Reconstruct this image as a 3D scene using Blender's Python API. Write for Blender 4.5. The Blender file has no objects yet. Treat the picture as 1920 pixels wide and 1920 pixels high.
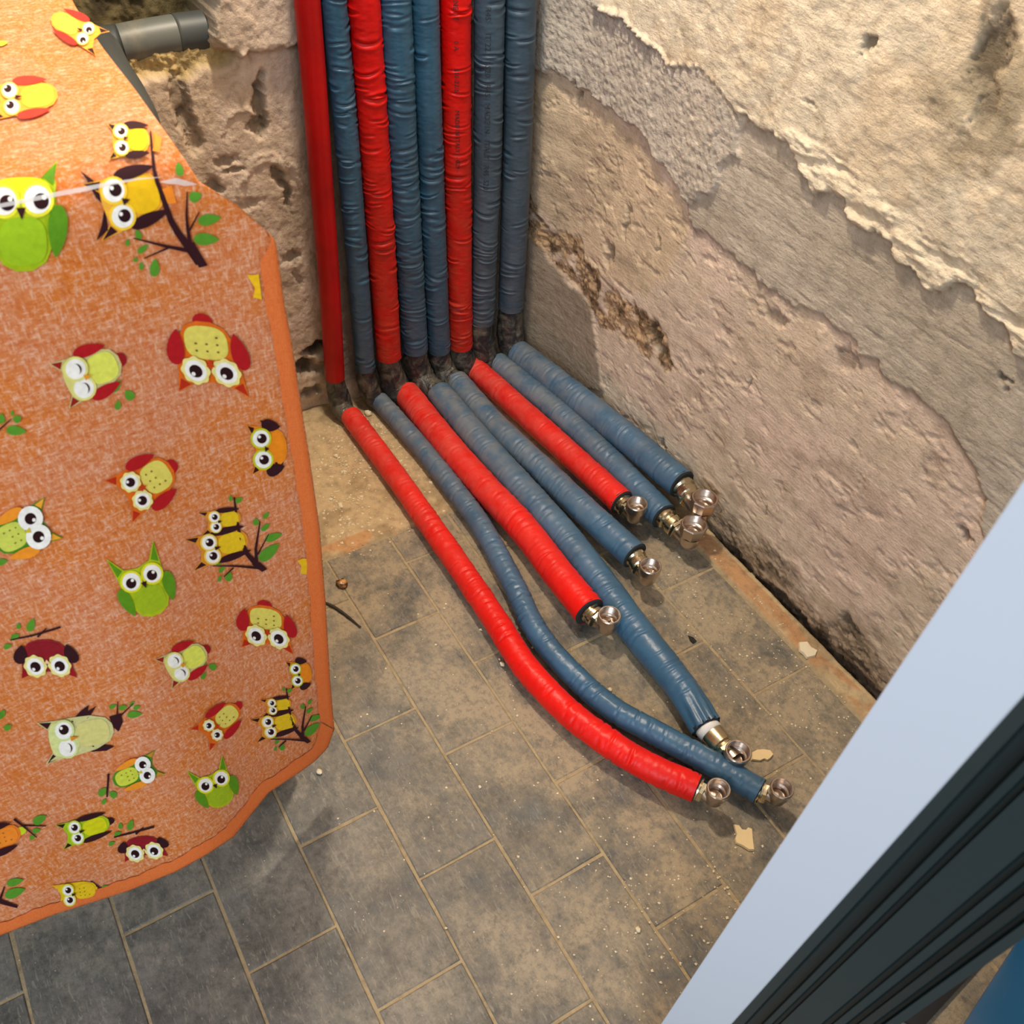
import bpy, math, random
import numpy as np
from mathutils import Matrix, Vector
random.seed(7); rng = np.random.default_rng(7)
scn = bpy.context.scene
col = scn.collection

# ------------------------------------------------------------------ camera
F = 1686.33; CX, CY = 960.0, 1060.0
CAM = np.array([1.1668, 0.7976, 1.0])
M = np.array([[0.515669, 0.666248, -0.538701], [-0.855175, 0.361675, -0.371304], [0.052546, -0.652154, -0.756263]])
cd = bpy.data.cameras.new('camera'); cam = bpy.data.objects.new('camera', cd); col.objects.link(cam)
cd.sensor_width = 36; cd.lens = F / 1920 * 36; cd.shift_y = 100 / 1920; cd.clip_start = .01
mw = Matrix.Identity(4)
for r in range(3):
    mw[r][0] = M[r][0]; mw[r][1] = -M[r][1]; mw[r][2] = -M[r][2]; mw[r][3] = CAM[r]
cam.matrix_world = mw
cd.dof.use_dof = True; cd.dof.focus_distance = 1.45; cd.dof.aperture_fstop = 18
scn.camera = cam

# ------------------------------------------------------------------ light
w = bpy.data.worlds.new('world'); scn.world = w; w.use_nodes = True
w.node_tree.nodes['Background'].inputs[0].default_value = (1.0, .97, .95, 1)
w.node_tree.nodes['Background'].inputs[1].default_value = .58
def lamp(name, kind, loc, power, colr, size=.1, aim=None, sy=None):
    l = bpy.data.lights.new(name, kind); l.energy = power; l.color = colr
    if kind == 'AREA':
        l.size = size
        if sy: l.shape = 'RECTANGLE'; l.size_y = sy
    else: l.shadow_soft_size = size
    o = bpy.data.objects.new(name, l); col.objects.link(o); o.location = loc
    if aim: o.rotation_euler = (Vector(aim) - Vector(loc)).to_track_quat('-Z', 'Y').to_euler()
    return o
lamp('work_light', 'POINT', (.22, .32, 1.50), 50, (1, .87, .70), .045)
lamp('doorway_daylight', 'AREA', (2.3, 2.1, 1.7), 40, (.78, .88, 1.0), 1.2, (.6, .7, .1), 1.6)
vs = scn.view_settings
vs.view_transform = 'Standard'; vs.look = 'None'; vs.gamma = 1; vs.use_curve_mapping = False; vs.exposure = 0

# ------------------------------------------------------------------ geometry helpers
def ray(px):
    px = np.asarray(px, float)
    d = np.stack([px[..., 0] - CX, px[..., 1] - CY, np.full(px.shape[:-1], F)], -1)
    return d @ M.T
def on(px, ax, v):                                   # where the sight line through a pixel meets a plane
    d = ray(px); t = (v - CAM[ax]) / d[..., ax]
    return CAM + d * t[..., None] if d.ndim > 1 else CAM + d * t
def hash2(i, j, s):
    n = (i.astype(np.int64) * 374761393 + j.astype(np.int64) * 668265263 + s * 1442695041) & 0xffffffff
    n = ((n ^ (n >> 13)) * 1274126177) & 0xffffffff
    return ((n ^ (n >> 16)) & 0xffff) / 65535.0
def noise(x, y, s=0):
    x = np.asarray(x, float); y = np.asarray(y, float)
    i = np.floor(x); j = np.floor(y); u = x - i; v = y - j
    u = u * u * (3 - 2 * u); v = v * v * (3 - 2 * v)
    a = hash2(i, j, s); b = hash2(i + 1, j, s); c = hash2(i, j + 1, s); d = hash2(i + 1, j + 1, s)
    return (a * (1 - u) + b * u) * (1 - v) + (c * (1 - u) + d * u) * v
def fbm(x, y, s=0, o=4, g=.5):
    r = 0; a = 1; t = 0
    for k in range(o):
        r = r + a * noise(x, y, s + k * 17); t += a; a *= g; x = x * 2.03 + 3.1; y = y * 2.03 + 1.7
    return r / t
def sstep(a, b, x):
    t = np.clip((x - a) / (b - a), 0, 1); return t * t * (3 - 2 * t)
def pip(x, y, poly):
    ins = np.zeros(np.shape(x), bool); n = len(poly)
    for i in range(n):
        x1, y1 = poly[i]; x2, y2 = poly[(i + 1) % n]
        if y1 == y2: continue
        c = ((y1 > y) != (y2 > y)) & (x < (x2 - x1) * (y - y1) / (y2 - y1) + x1)
        ins ^= c
    return ins
def blur(a, n=1):
    for _ in range(n):
        p = np.pad(a, 1, mode='edge')
        a = (p[1:-1, 1:-1] * 4 + (p[:-2, 1:-1] + p[2:, 1:-1] + p[1:-1, :-2] + p[1:-1, 2:]) * 2 + p[:-2, :-2] + p[2:, 2:] + p[:-2, 2:] + p[2:, :-2]) / 16
    return a
def lin(c):
    c = np.asarray(c, float) / 255; return np.where(c < .04045, c / 12.92, ((c + .055) / 1.055) ** 2.4)
def resample(pts, ds):
    pts = np.asarray(pts, float); P = np.vstack([2 * pts[0] - pts[1], pts, 2 * pts[-1] - pts[-2]]); out = []
    for k in range(1, len(P) - 2):
        p0, p1, p2, p3 = P[k - 1:k + 3]; n = 16
        for t in np.arange(n) / n:
            out.append(.5 * ((2 * p1) + (-p0 + p2) * t + (2 * p0 - 5 * p1 + 4 * p2 - p3) * t * t + (-p0 + 3 * p1 - 3 * p2 + p3) * t ** 3))
    out.append(P[-2]); out = np.array(out)
    L = np.r_[0, np.cumsum(np.linalg.norm(np.diff(out, axis=0), axis=1))]
    m = max(2, int(round(L[-1] / ds)) + 1); q = np.linspace(0, L[-1], m)
    return np.stack([np.interp(q, L, out[:, k]) for k in range(out.shape[1])], 1), q

def setp(o, label=None, cat=None, group=None, kind=None):
    if label: o['label'] = label
    if cat: o['category'] = cat
    if group: o['group'] = group
    if kind: o['kind'] = kind
    return o
def mesh(name, V, Fc, mat, parent=None, smooth=True, colr=None, mats=None, midx=None):
    V = np.asarray(V, float)
    off = np.array(parent['_w'] if parent is not None and '_w' in parent else (0, 0, 0))
    me = bpy.data.meshes.new(name)
    if isinstance(Fc, np.ndarray):
        nf, k = Fc.shape; me.vertices.add(len(V)); me.vertices.foreach_set('co', (V - off).astype(np.float32).ravel())
        me.loops.add(nf * k); me.loops.foreach_set('vertex_index', Fc.astype(np.int32).ravel())
        me.polygons.add(nf); me.polygons.foreach_set('loop_start', np.arange(nf, dtype=np.int32) * k); me.polygons.foreach_set('loop_total', np.full(nf, k, dtype=np.int32))
        me.update(calc_edges=True)
    else: me.from_pydata((V - off).tolist(), [], Fc)
    for m_ in (mats or [mat]): me.materials.append(m_)
    if midx is not None: me.polygons.foreach_set('material_index', midx)
    if smooth: me.polygons.foreach_set('use_smooth', [True] * len(me.polygons))
    if colr is not None:
        a = me.color_attributes.new('albedo', 'FLOAT_COLOR', 'POINT')
        c = np.ones((len(V), 4)); c[:, :3] = colr; a.data.foreach_set('color', c.ravel())
    me.update()
    o = bpy.data.objects.new(name, me); col.objects.link(o)
    if parent is not None: o.parent = parent; o['_w'] = off.tolist()
    return o
def thing(name, loc, label, cat, group=None):
    o = bpy.data.objects.new(name, None); col.objects.link(o); o.location = loc; o['_w'] = [float(v) for v in loc]
    o.empty_display_size = .02
    return setp(o, label, cat, group)
def grid_faces(n, m, wrap=False):
    i, j = np.meshgrid(np.arange(n - 1), np.arange(m if wrap else m - 1), indexing='ij'); k = (j + 1) % m
    return np.stack([i * m + j, (i + 1) * m + j, (i + 1) * m + k, i * m + k], -1).reshape(-1, 4)

# ------------------------------------------------------------------ materials
def mat(name, base=(.5, .5, .5), rough=.7, metal=0, spec=.5):
    m = bpy.data.materials.new(name); m.use_nodes = True; b = m.node_tree.nodes['Principled BSDF']
    b.inputs['Base Color'].default_value = (*base, 1); b.inputs['Roughness'].default_value = rough
    b.inputs['Metallic'].default_value = metal; b.inputs['Specular IOR Level'].default_value = spec
    return m, m.node_tree, b
def N(nt, t, **k):
    n = nt.nodes.new(t)
    for a, v in k.items():
        if a in n.inputs.keys(): n.inputs[a].default_value = v
        else: setattr(n, a, v)
    return n
def pos(nt, scale=(1, 1, 1), rot=(0, 0, 0)):
    g = nt.nodes.new('ShaderNodeNewGeometry'); mp = nt.nodes.new('ShaderNodeMapping')
    mp.inputs['Scale'].default_value = scale; mp.inputs['Rotation'].default_value = rot
    nt.links.new(g.outputs['Position'], mp.inputs['Vector']); return mp.outputs[0]
def nz(nt, scale, detail=4, vec=None, rough=.55, dist=0):
    n = N(nt, 'ShaderNodeTexNoise'); n.inputs['Scale'].default_value = scale; n.inputs['Detail'].default_value = detail
    n.inputs['Roughness'].default_value = rough; n.inputs['Distortion'].default_value = dist
    nt.links.new(vec if vec is not None else pos(nt), n.inputs['Vector']); return n.outputs[0]
def ramp(nt, src, stops):
    r = nt.nodes.new('ShaderNodeValToRGB'); e = r.color_ramp.elements
    while len(e) < len(stops): e.new(.5)
    for k, (p, c) in enumerate(stops):
        e[k].position = p; e[k].color = (*c, 1) if isinstance(c, tuple) else (c, c, c, 1)
    nt.links.new(src, r.inputs[0]); return r.outputs[0]
def mix(nt, fac, a, b, mode='MIX'):
    m = nt.nodes.new('ShaderNodeMix'); m.data_type = 'RGBA'; m.blend_type = mode
    for s, v in ((m.inputs[0], fac), (m.inputs[6], a), (m.inputs[7], b)):
        if isinstance(v, (int, float)): s.default_value = v
        elif isinstance(v, tuple): s.default_value = (*v, 1)
        else: nt.links.new(v, s)
    return m.outputs[2]
def math_(nt, op, a, b=None, clamp=False):
    m = nt.nodes.new('ShaderNodeMath'); m.operation = op; m.use_clamp = clamp
    for s, v in ((m.inputs[0], a), (m.inputs[1], b)):
        if v is None: continue
        if isinstance(v, (int, float)): s.default_value = v
        else: nt.links.new(v, s)
    return m.outputs[0]
def bump(nt, b, h, dist=.001, strength=1.0, prev=None):
    n = nt.nodes.new('ShaderNodeBump'); n.inputs['Distance'].default_value = dist; n.inputs['Strength'].default_value = strength
    nt.links.new(h, n.inputs['Height'])
    if prev is not None: nt.links.new(prev, n.inputs['Normal'])
    nt.links.new(n.outputs[0], b.inputs['Normal']); return n.outputs[0]
def attr(nt, name):
    a = nt.nodes.new('ShaderNodeAttribute'); a.attribute_name = name; return a.outputs['Color']

def plaster_mat(name, streak):
    m, nt, b = mat(name, rough=.92, spec=.2)
    n1 = nz(nt, 55, 6, rough=.65); n2 = nz(nt, 9, 5, pos(nt, streak), rough=.6)
    c = mix(nt, 1.0, attr(nt, 'albedo'), ramp(nt, n1, [(.28, .72), (.5, 1.0), (.75, 1.12)]), 'MULTIPLY')
    c = mix(nt, 1.0, c, ramp(nt, n2, [(.3, .86), (.5, 1.0), (.7, 1.08)]), 'MULTIPLY')
    nt.links.new(c, b.inputs['Base Color'])
    p = bump(nt, b, nz(nt, 260, 5, rough=.7), .0022, .8)
    bump(nt, b, nz(nt, 60, 4, pos(nt, streak)), .002, .5, p)
    return m
M_RW = plaster_mat('old_plaster_right', (1, 1, 5))
M_BW = plaster_mat('old_plaster_back', (1, 3, 1.5))

def film(name, c, dustc, rough=.34, dustk=1.0, dark=.75):
    m, nt, b = mat(name, rough=rough, spec=.32 if 'red' in name else .5)
    n1 = nz(nt, 40, 5, rough=.6)
    g = nt.nodes.new('ShaderNodeNewGeometry'); d = nt.nodes.new('ShaderNodeVectorMath'); d.operation = 'DISTANCE'
    d.inputs[1].default_value = (.06, .22, .0); nt.links.new(g.outputs['Position'], d.inputs[0])
    near = N(nt, 'ShaderNodeMapRange'); nt.links.new(d.outputs['Value'], near.inputs[0])
    near.inputs[1].default_value = .55; near.inputs[2].default_value = .05
    f = math_(nt, 'MULTIPLY', near.outputs[0], ramp(nt, n1, [(.3, .12), (.62, .9)]), True)
    up = N(nt, 'ShaderNodeSeparateXYZ'); nt.links.new(g.outputs['Normal'], up.inputs[0])
    f = math_(nt, 'MULTIPLY', f, dustk, True)
    base = mix(nt, ramp(nt, nz(nt, 14, 3), [(.35, 0.0), (.65, 1.0)]), tuple(v * dark for v in c), c)
    cc = mix(nt, f, base, dustc); nt.links.new(cc, b.inputs['Base Color'])
    r = math_(nt, 'ADD', math_(nt, 'MULTIPLY', f, .4), rough, True)
    r = math_(nt, 'ADD', r, math_(nt, 'MULTIPLY', n1, .12), True); nt.links.new(r, b.inputs['Roughness'])
    bump(nt, b, nz(nt, 120, 3), .0012, .35)
    return m
BLUE = tuple(lin((58, 92, 118))); BLUE2 = tuple(lin((66, 96, 120)))
M_BU = film('blue_grey_film', tuple(lin((46, 88, 114))), tuple(lin((104, 106, 108))), .30, .4)
M_BG = film('grey_blue_film', tuple(lin((58, 80, 96))), tuple(lin((110, 108, 104))), .38, .5)
M_BL = film('dusty_blue_film', tuple(lin((60, 100, 130))), tuple(lin((134, 130, 124))), .31, .75)
M_RU = film('red_film', tuple(lin((208, 6, 2))), tuple(lin((165, 88, 60))), .36, .5)
M_RS = film('smooth_red_film', tuple(lin((176, 2, 2))), tuple(lin((190, 80, 60))), .3, .12)
M_RL = film('dusty_red_film', tuple(lin((228, 22, 14))), tuple(lin((205, 108, 92))), .34, .5, .85)
m, nt, b = mat('black_tape', (.02, .018, .016), .38); M_TAPE = m
f = ramp(nt, nz(nt, 45, 5, dist=1.2), [(.42, 0.0), (.72, .75)])
nt.links.new(mix(nt, f, tuple(lin((42, 43, 43))), tuple(lin((124, 116, 100)))), b.inputs['Base Color'])
p = bump(nt, b, nz(nt, 50, 4, pos(nt, (1, 3.5, 1), (.6, .4, .5)), dist=.8), .004, .6); bump(nt, b, nz(nt, 200, 3), .001, .3, p)
m, nt, b = mat('foam', (.02, .022, .024), .95); M_FOAM = m; bump(nt, b, nz(nt, 400, 2), .001, .6)
M_NICKEL, nt, b = mat('brushed_nickel', tuple(lin((204, 188, 174))), .30, 1.0); bump(nt, b, nz(nt, 300, 3), .0006, .25)
M_BRASS, nt, b = mat('brass', tuple(lin((206, 196, 166))), .2, 1.0); bump(nt, b, nz(nt, 220, 2), .0006, .2)
M_WHITE, nt, b = mat('white_collar_plastic', (.75, .73, .68), .5)
M_INK, _, _ = mat('ink', (.012, .01, .01), .6)
M_BINK, _, _ = mat('ink_faded', (.016, .02, .026), .6)
m, nt, b = mat('grey_pvc', tuple(lin((104, 106, 98))), .45); M_PVC = m
nt.links.new(mix(nt, ramp(nt, nz(nt, 22, 5, rough=.65), [(.45, 0.0), (.75, .8)]), tuple(lin((98, 101, 94))), tuple(lin((150, 140, 118)))), b.inputs['Base Color'])
M_PVCD, nt, b = mat('grey_pvc_sleeve', tuple(lin((66, 70, 68))), .5)

# floor materials ---------------------------------------------------------------
m, nt, b = mat('dusty_screed', rough=.95, spec=.15); M_SCREED = m
c = mix(nt, 1.0, attr(nt, 'albedo'), ramp(nt, nz(nt, 70, 7, rough=.7), [(.28, .62), (.5, 1.0), (.76, 1.22)]), 'MULTIPLY')
c = mix(nt, ramp(nt, nz(nt, 420, 2), [(.70, 0.0), (.76, .8)]), c, tuple(lin((225, 205, 165))))
nt.links.new(c, b.inputs['Base Color']); bump(nt, b, nz(nt, 240, 5, rough=.7), .002, .7)

m, nt, b = mat('slate_tile', rough=.5, spec=.4); M_TILE = m
g = nt.nodes.new('ShaderNodeNewGeometry'); s = N(nt, 'ShaderNodeSeparateXYZ'); nt.links.new(g.outputs['Position'], s.inputs[0])
base = mix(nt, ramp(nt, nz(nt, 26, 6, rough=.7), [(.3, 0.0), (.7, 1.0)]), tuple(lin((34, 38, 40))), tuple(lin((96, 98, 96))))
oi = nt.nodes.new('ShaderNodeObjectInfo')
base = mix(nt, math_(nt, 'MULTIPLY', oi.outputs['Random'], .35), base, tuple(lin((50, 56, 60))))
# fine pale scratches: thin bands of a distorted noise, in three directions
def scratch(ang, sc, lo, hi, sd):
    mp = nt.nodes.new('ShaderNodeMapping'); mp.inputs['Rotation'].default_value = (0, 0, ang); mp.inputs['Scale'].default_value = (7, 30, 1)
    mp.inputs['Location'].default_value = (sd, sd * 1.7, 0)
    nt.links.new(g.outputs['Position'], mp.inputs['Vector'])
    return ramp(nt, nz(nt, sc, 4, mp.outputs[0], .6, .9), [(lo, 0.0), (hi, 1.0)])
sc1 = math_(nt, 'MAXIMUM', scratch(.4, 8, .60, .68, 0), math_(nt, 'MAXIMUM', scratch(1.5, 7, .61, .69, 3), scratch(-.7, 9, .60, .68, 7)))
base = mix(nt, math_(nt, 'MULTIPLY', sc1, .5), base, tuple(lin((150, 146, 134))))
# dust that lies on the tiles: thick by the walls and along the pipes, thin in the open floor near the camera
dy = N(nt, 'ShaderNodeMapRange'); nt.links.new(s.outputs['Y'], dy.inputs[0]); dy.inputs[1].default_value = .98; dy.inputs[2].default_value = .42
dx = N(nt, 'ShaderNodeMapRange'); nt.links.new(s.outputs['X'], dx.inputs[0]); dx.inputs[1].default_value = .82; dx.inputs[2].default_value = .45
dd = math_(nt, 'MAXIMUM', dy.outputs[0], dx.outputs[0])
dn = math_(nt, 'MULTIPLY', math_(nt, 'ADD', nz(nt, 5, 6, rough=.7, dist=.5), nz(nt, 15, 6, rough=.72, dist=.3)), .5)
df = math_(nt, 'MULTIPLY', math_(nt, 'ADD', math_(nt, 'MULTIPLY', dd, .62), .20), ramp(nt, dn, [(.38, .08), (.49, .75), (.60, 1.6)]), True)
fine = ramp(nt, nz(nt, 110, 7, rough=.8), [(.34, .35), (.52, 1.0), (.66, 1.35)])
df = math_(nt, 'MULTIPLY', df, fine, True)
c = mix(nt, df, base, mix(nt, dd, tuple(lin((152, 148, 138))), tuple(lin((160, 144, 118)))))
c = mix(nt, ramp(nt, nz(nt, 330, 2), [(.72, 0.0), (.77, .85)]), c, tuple(lin((225, 208, 170))))
nt.links.new(c, b.inputs['Base Color'])
nt.links.new(math_(nt, 'ADD', math_(nt, 'MULTIPLY', df, .5), .42, True), b.inputs['Roughness'])
p = bump(nt, b, nz(nt, 180, 5, rough=.7), .0012, .6)

# cloth -------------------------------------------------------------------------
def weave(nt, b, k=1.0):
    t1 = nz(nt, 230, 3, pos(nt, (1, 7, 1)), .7); t2 = nz(nt, 230, 3, pos(nt, (1, 1, 8)), .7)
    t = math_(nt, 'MULTIPLY', math_(nt, 'ADD', t1, t2), .5)
    return t
m, nt, b = mat('orange_cotton', rough=.9, spec=.15); M_CLOTH = m
t = weave(nt, b)
blot = nz(nt, 16, 6, rough=.65)
c1 = mix(nt, ramp(nt, blot, [(.36, 0.0), (.64, 1.0)]), tuple(lin((212, 122, 48))), tuple(lin((208, 132, 90))))
t1 = nz(nt, 480, 4, pos(nt, (1, 1, .3)), .75); t2 = nz(nt, 480, 4, pos(nt, (1, .3, 1)), .75)
th = math_(nt, 'MAXIMUM', t1, t2)
c1 = mix(nt, ramp(nt, th, [(.52, 0.0), (.68, .85)]), c1, tuple(lin((232, 190, 162))))
c1 = mix(nt, ramp(nt, math_(nt, 'MINIMUM', t1, t2), [(.30, .75), (.46, 0.0)]), c1, tuple(lin((186, 84, 30))))
nt.links.new(c1, b.inputs['Base Color']); bump(nt, b, th, .0008, .6)
m, nt, b = mat('orange_hem', rough=.85, spec=.15); M_HEM = m
nt.links.new(mix(nt, ramp(nt, weave(nt, b), [(.3, 0.0), (.7, 1.0)]), tuple(lin((216, 100, 42))), tuple(lin((240, 138, 76)))), b.inputs['Base Color'])
bump(nt, b, weave(nt, b), .0008, .6)
m, nt, b = mat('fabric_print', rough=.8, spec=.2); M_PRINT = m
nt.links.new(mix(nt, 1.0, attr(nt, 'albedo'), ramp(nt, nz(nt, 240, 3), [(.3, .88), (.7, 1.06)]), 'MULTIPLY'), b.inputs['Base Color'])
m, nt, b = mat('clear_strip', (.8, .8, .8), .25); b.inputs['Alpha'].default_value = .55; M_CLEAR = m
M_PANEL, nt, b = mat('painted_panel', tuple(lin((196, 205, 218))), .5); bump(nt, b, nz(nt, 90, 2), .0003, .3)
M_DARK, nt, b = mat('dark_green_aluminium', tuple(lin((27, 44, 48))), .38, .0, .5)
M_BLK, nt, b = mat('matte_black', tuple(lin((24, 24, 24))), .85)
M_BLUEP, nt, b = mat('blue_plastic', tuple(lin((18, 120, 190))), .35)
M_CAB, nt, b = mat('grey_laminate', tuple(lin((120, 120, 116))), .6)
M_CHIP, nt, b = mat('pale_chip', tuple(lin((226, 200, 150))), .85); bump(nt, b, nz(nt, 300, 4), .001, .6)
M_CRUMB, nt, b = mat('plaster_crumb', tuple(lin((226, 212, 180))), .95); bump(nt, b, nz(nt, 500, 3), .001, .7)
M_SHARD, nt, b = mat('black_shard', (.01, .01, .01), .3)
m, nt, b = mat('brown_shell', tuple(lin((190, 130, 60))), .35); M_SHELL = m
nt.links.new(ramp(nt, nz(nt, 90, 3), [(.4, tuple(lin((70, 34, 14)))), (.56, tuple(lin((214, 156, 84))))]), b.inputs['Base Color'])
M_TWIG, nt, b = mat('twig', tuple(lin((58, 50, 40))), .9)

# ------------------------------------------------------------------ right wall
def axis(segs):
    out = []
    for a, b_, st in segs:
        n = max(2, int(round((b_ - a) / st)) + 1); out.append(np.linspace(a, b_, n)[:-1])
    out.append([segs[-1][1]]); return np.concatenate(out)
def rw(pts): p = on(np.array(pts, float), 1, 0.0); return p[:, [0, 2]]
def bw(pts): p = on(np.array(pts, float), 0, 0.0); return p[:, [1, 2]]
xs = axis([(-.06, .98, .0019), (.98, 2.4, .05)]); zs = axis([(-.02, .84, .0019), (.84, 2.4, .06)])
X, Z = np.meshgrid(xs, zs, indexing='ij')
wx = (fbm(X * 45, Z * 45, 3, 5, .62) - .5) * .030; wz = (fbm(X * 45, Z * 45, 9, 5, .62) - .5) * .030
XW, ZW = X + wx, Z + wz
def zone(poly, n=1): return blur(pip(XW, ZW, rw(poly)).astype(float), n)
up = zone([(1100, -400), (1130, 0), (1240, 95), (1330, 135), (1393, 222), (1460, 250), (1490, 282), (1525, 350), (1595, 382), (1605, 415), (1680, 450), (1690, 482), (1745, 530), (1810, 532), (1875, 602), (1930, 665), (2400, 1050), (2400, -400)])
rough = zone([(900, -400), (1110, -400), (1140, 0), (1240, 90), (1330, 135), (1391, 222), (1388, 290), (1352, 318), (1340, 360), (1296, 372), (1240, 300), (1205, 240), (1140, 190), (1085, 152), (1050, 132), (1000, 100), (900, 60)])
mort = zone([(1385, 225), (1460, 255), (1490, 288), (1525, 355), (1595, 385), (1605, 420), (1680, 455), (1690, 488), (1745, 535), (1810, 537), (1875, 606), (1930, 670), (2400, 1060), (2400, 1500), (2000, 1250), (1850, 1010), (1838, 930), (1820, 870), (1785, 800), (1740, 750), (1680, 722), (1655, 685), (1615, 652), (1585, 620), (1515, 580), (1435, 530), (1385, 492), (1345, 447), (1296, 430), (1292, 375), (1340, 360), (1352, 318), (1388, 290)])
dark = zone([(960, 400), (1000, 415), (1035, 465), (1060, 515), (1110, 575), (1115, 615), (1125, 675), (1135, 740), (1000, 700), (960, 640)])
erod = zone([(990, 345), (1015, 350), (1040, 420), (1085, 440), (1110, 500), (1150, 545), (1205, 580), (1250, 640), (1265, 700), (1230, 690), (1180, 640), (1130, 610), (1100, 560), (1060, 510), (1030, 460), (990, 410)], 2)
yel = zone([(990, 120), (1060, 140), (1120, 190), (1190, 250), (1280, 380), (1290, 440), (1250, 520), (1200, 560), (1120, 520), (1060, 430), (1000, 345)], 10)
lip = zone([(1320, 130), (1400, 215), (1460, 240), (1560, 260), (1700, 390), (1850, 520), (1960, 620), (2300, 900), (2300, 1000), (1880, 610), (1800, 540), (1740, 530), (1600, 410), (1520, 345), (1480, 285)], 4) * up
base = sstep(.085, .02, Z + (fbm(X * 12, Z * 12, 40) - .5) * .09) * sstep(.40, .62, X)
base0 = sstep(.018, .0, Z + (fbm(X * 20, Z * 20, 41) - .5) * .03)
H = .002 + .026 * np.exp(-(np.maximum(X, 0) / .075) ** 2) + .003 * (fbm(X * 14, Z * 14, 21, 4) - .5) + .0011 * (fbm(X * 40, Z * 160, 22, 4, .6) - .5)
H = H + up * (.010 + .006 * (fbm(X * 30, Z * 45, 31, 5, .6) - .5))
lay = fbm(X * 22, Z * 120, 37, 4, .62)
H = H + lip * (.009 * (lay - .45) + .004 * (np.floor(lay * 9) / 9 - .4))
H = H + rough * (.0085 + .0052 * (fbm(X * 190, Z * 190, 51, 4, .75) - .5) + .003 * (fbm(X * 30, Z * 30, 52) - .5))
H = H + mort * (1 - up) * (1 - rough) * (.004 + .0012 * (fbm(X * 60, Z * 260, 61, 4, .7) - .5) - .0007 * sstep(.66, .74, fbm(X * 25, Z * 190, 66, 3)))
H = H + dark * (.003 + .0012 * (fbm(X * 150, Z * 150, 62, 3) - .5))
erod = erod * sstep(.28, .48, fbm(X * 30, Z * 34, 72, 3))
H = H + erod * (.014 * (fbm(X * 60, Z * 75, 71, 5, .7) - .56))
low = np.clip(1 - up - rough - mort - dark, 0, 1)
H = H - low * .0016 * sstep(.60, .72, fbm(X * 30, Z * 70, 81, 4, .6)) + low * .0012 * sstep(.64, .72, fbm(X * 26, Z * 40, 82, 4, .6))
H = H + base * .012 * (fbm(X * 70, Z * 110, 91, 5, .7) - .62) - base0 * sstep(.45, .62, X) * .005
# isolated pits and gouges: pixel centre, half sizes along the wall and up it, depth, darkness
pits = [((1637, 92), .010, .008, .006, .7), ((1870, 90), .020, .03, .006, .8), ((1860, 190), .012, .02, .004, .5), ((1238, 830), .008, .007, .007, .9), ((1176, 415), .006, .028, .004, .5), ((1092, 175), .006, .016, .008, .7), ((1230, 455), .003, .016, .003, .4), ((1450, 590), .022, .010, .004, .4), ((1585, 675), .018, .016, .003, .5), ((1140, 480), .012, .022, .008, .6), ((1220, 615), .012, .014, .006, .7), ((1235, 650), .010, .016, .006, .7), ((1800, 1000), .016, .003, .004, .7), ((1525, 185), .01, .002, .003, .3), ((1590, 1170), .02, .008, .006, .6), ((1440, 960), .003, .014, .002, .4), ((1310, 700), .012, .004, .003, .3), ((1895, 712), .004, .004, .004, .8), ((1400, 720), .003, .01, .003, .4)]
D = np.zeros_like(H)
for px, sx, sz, dp, dk in pits:
    c = rw([px])[0]; q = ((XW - c[0]) / sx) ** 2 + ((ZW - c[1]) / sz) ** 2
    e = sstep(.12, .75, np.exp(-q) * (.45 + 1.1 * fbm(X * 110, Z * 110, 5, 5, .7))); H = H - e * dp; D = np.maximum(D, e * dk)
C = np.ones(X.shape + (3,)) * lin((222, 201, 178))
def lay_(C, m_, c): return C * (1 - m_[..., None]) + np.asarray(lin(c)) * m_[..., None]
mot = fbm(X * 9, Z * 9, 101, 5, .6)
C = lay_(C, sstep(.45, .7, mot) * .55, (226, 199, 180)); C = lay_(C, sstep(.56, .34, mot) * .45, (208, 188, 160))
C = lay_(C, yel * .7, (212, 188, 152))
C = lay_(C, sstep(.56, .66, fbm(X * 16, Z * 34, 102, 5, .6)) * .35, (150, 128, 108))
C = lay_(C, up, (226, 212, 186)); C = lay_(C, up * sstep(.5, .66, fbm(X * 10, Z * 14, 103, 5, .6)) * .5, (218, 194, 160))
C = lay_(C, up * sstep(.60, .72, fbm(X * 60, Z * 34, 104, 5, .65)) * .4, (168, 146, 116))
C = lay_(C, lip * .6, (240, 226, 198))
mould = np.exp(-(((X - rw([(1880, 160)])[0][0]) / .07) ** 2 + ((Z - rw([(1880, 160)])[0][1]) / .11) ** 2)) * sstep(.47, .62, fbm(X * 28, Z * 28, 105, 5, .65))
C = lay_(C, mould * .6, (132, 122, 96))
C = lay_(C, rough, (192, 181, 166)); C = lay_(C, rough * sstep(.5, .7, fbm(X * 12, Z * 12, 106)) * .5, (206, 192, 172))
mm = mort * (1 - up) * (1 - rough)
C = lay_(C, mm, (194, 182, 164)); C = lay_(C, mm * sstep(.5, .68, fbm(X * 9, Z * 20, 107)) * .5, (176, 163, 143))
C = lay_(C, dark, (160, 144, 124)); C = lay_(C, erod * .8, (176, 142, 100)); C = lay_(C, erod * sstep(.5, .62, fbm(X * 60, Z * 60, 108, 4, .7)) * .8, (88, 70, 50))
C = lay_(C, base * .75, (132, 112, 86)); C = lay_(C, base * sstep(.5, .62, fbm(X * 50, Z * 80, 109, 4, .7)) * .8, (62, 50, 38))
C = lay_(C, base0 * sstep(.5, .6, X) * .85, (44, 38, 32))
C = lay_(C, D * .9, (66, 56, 44))
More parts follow.
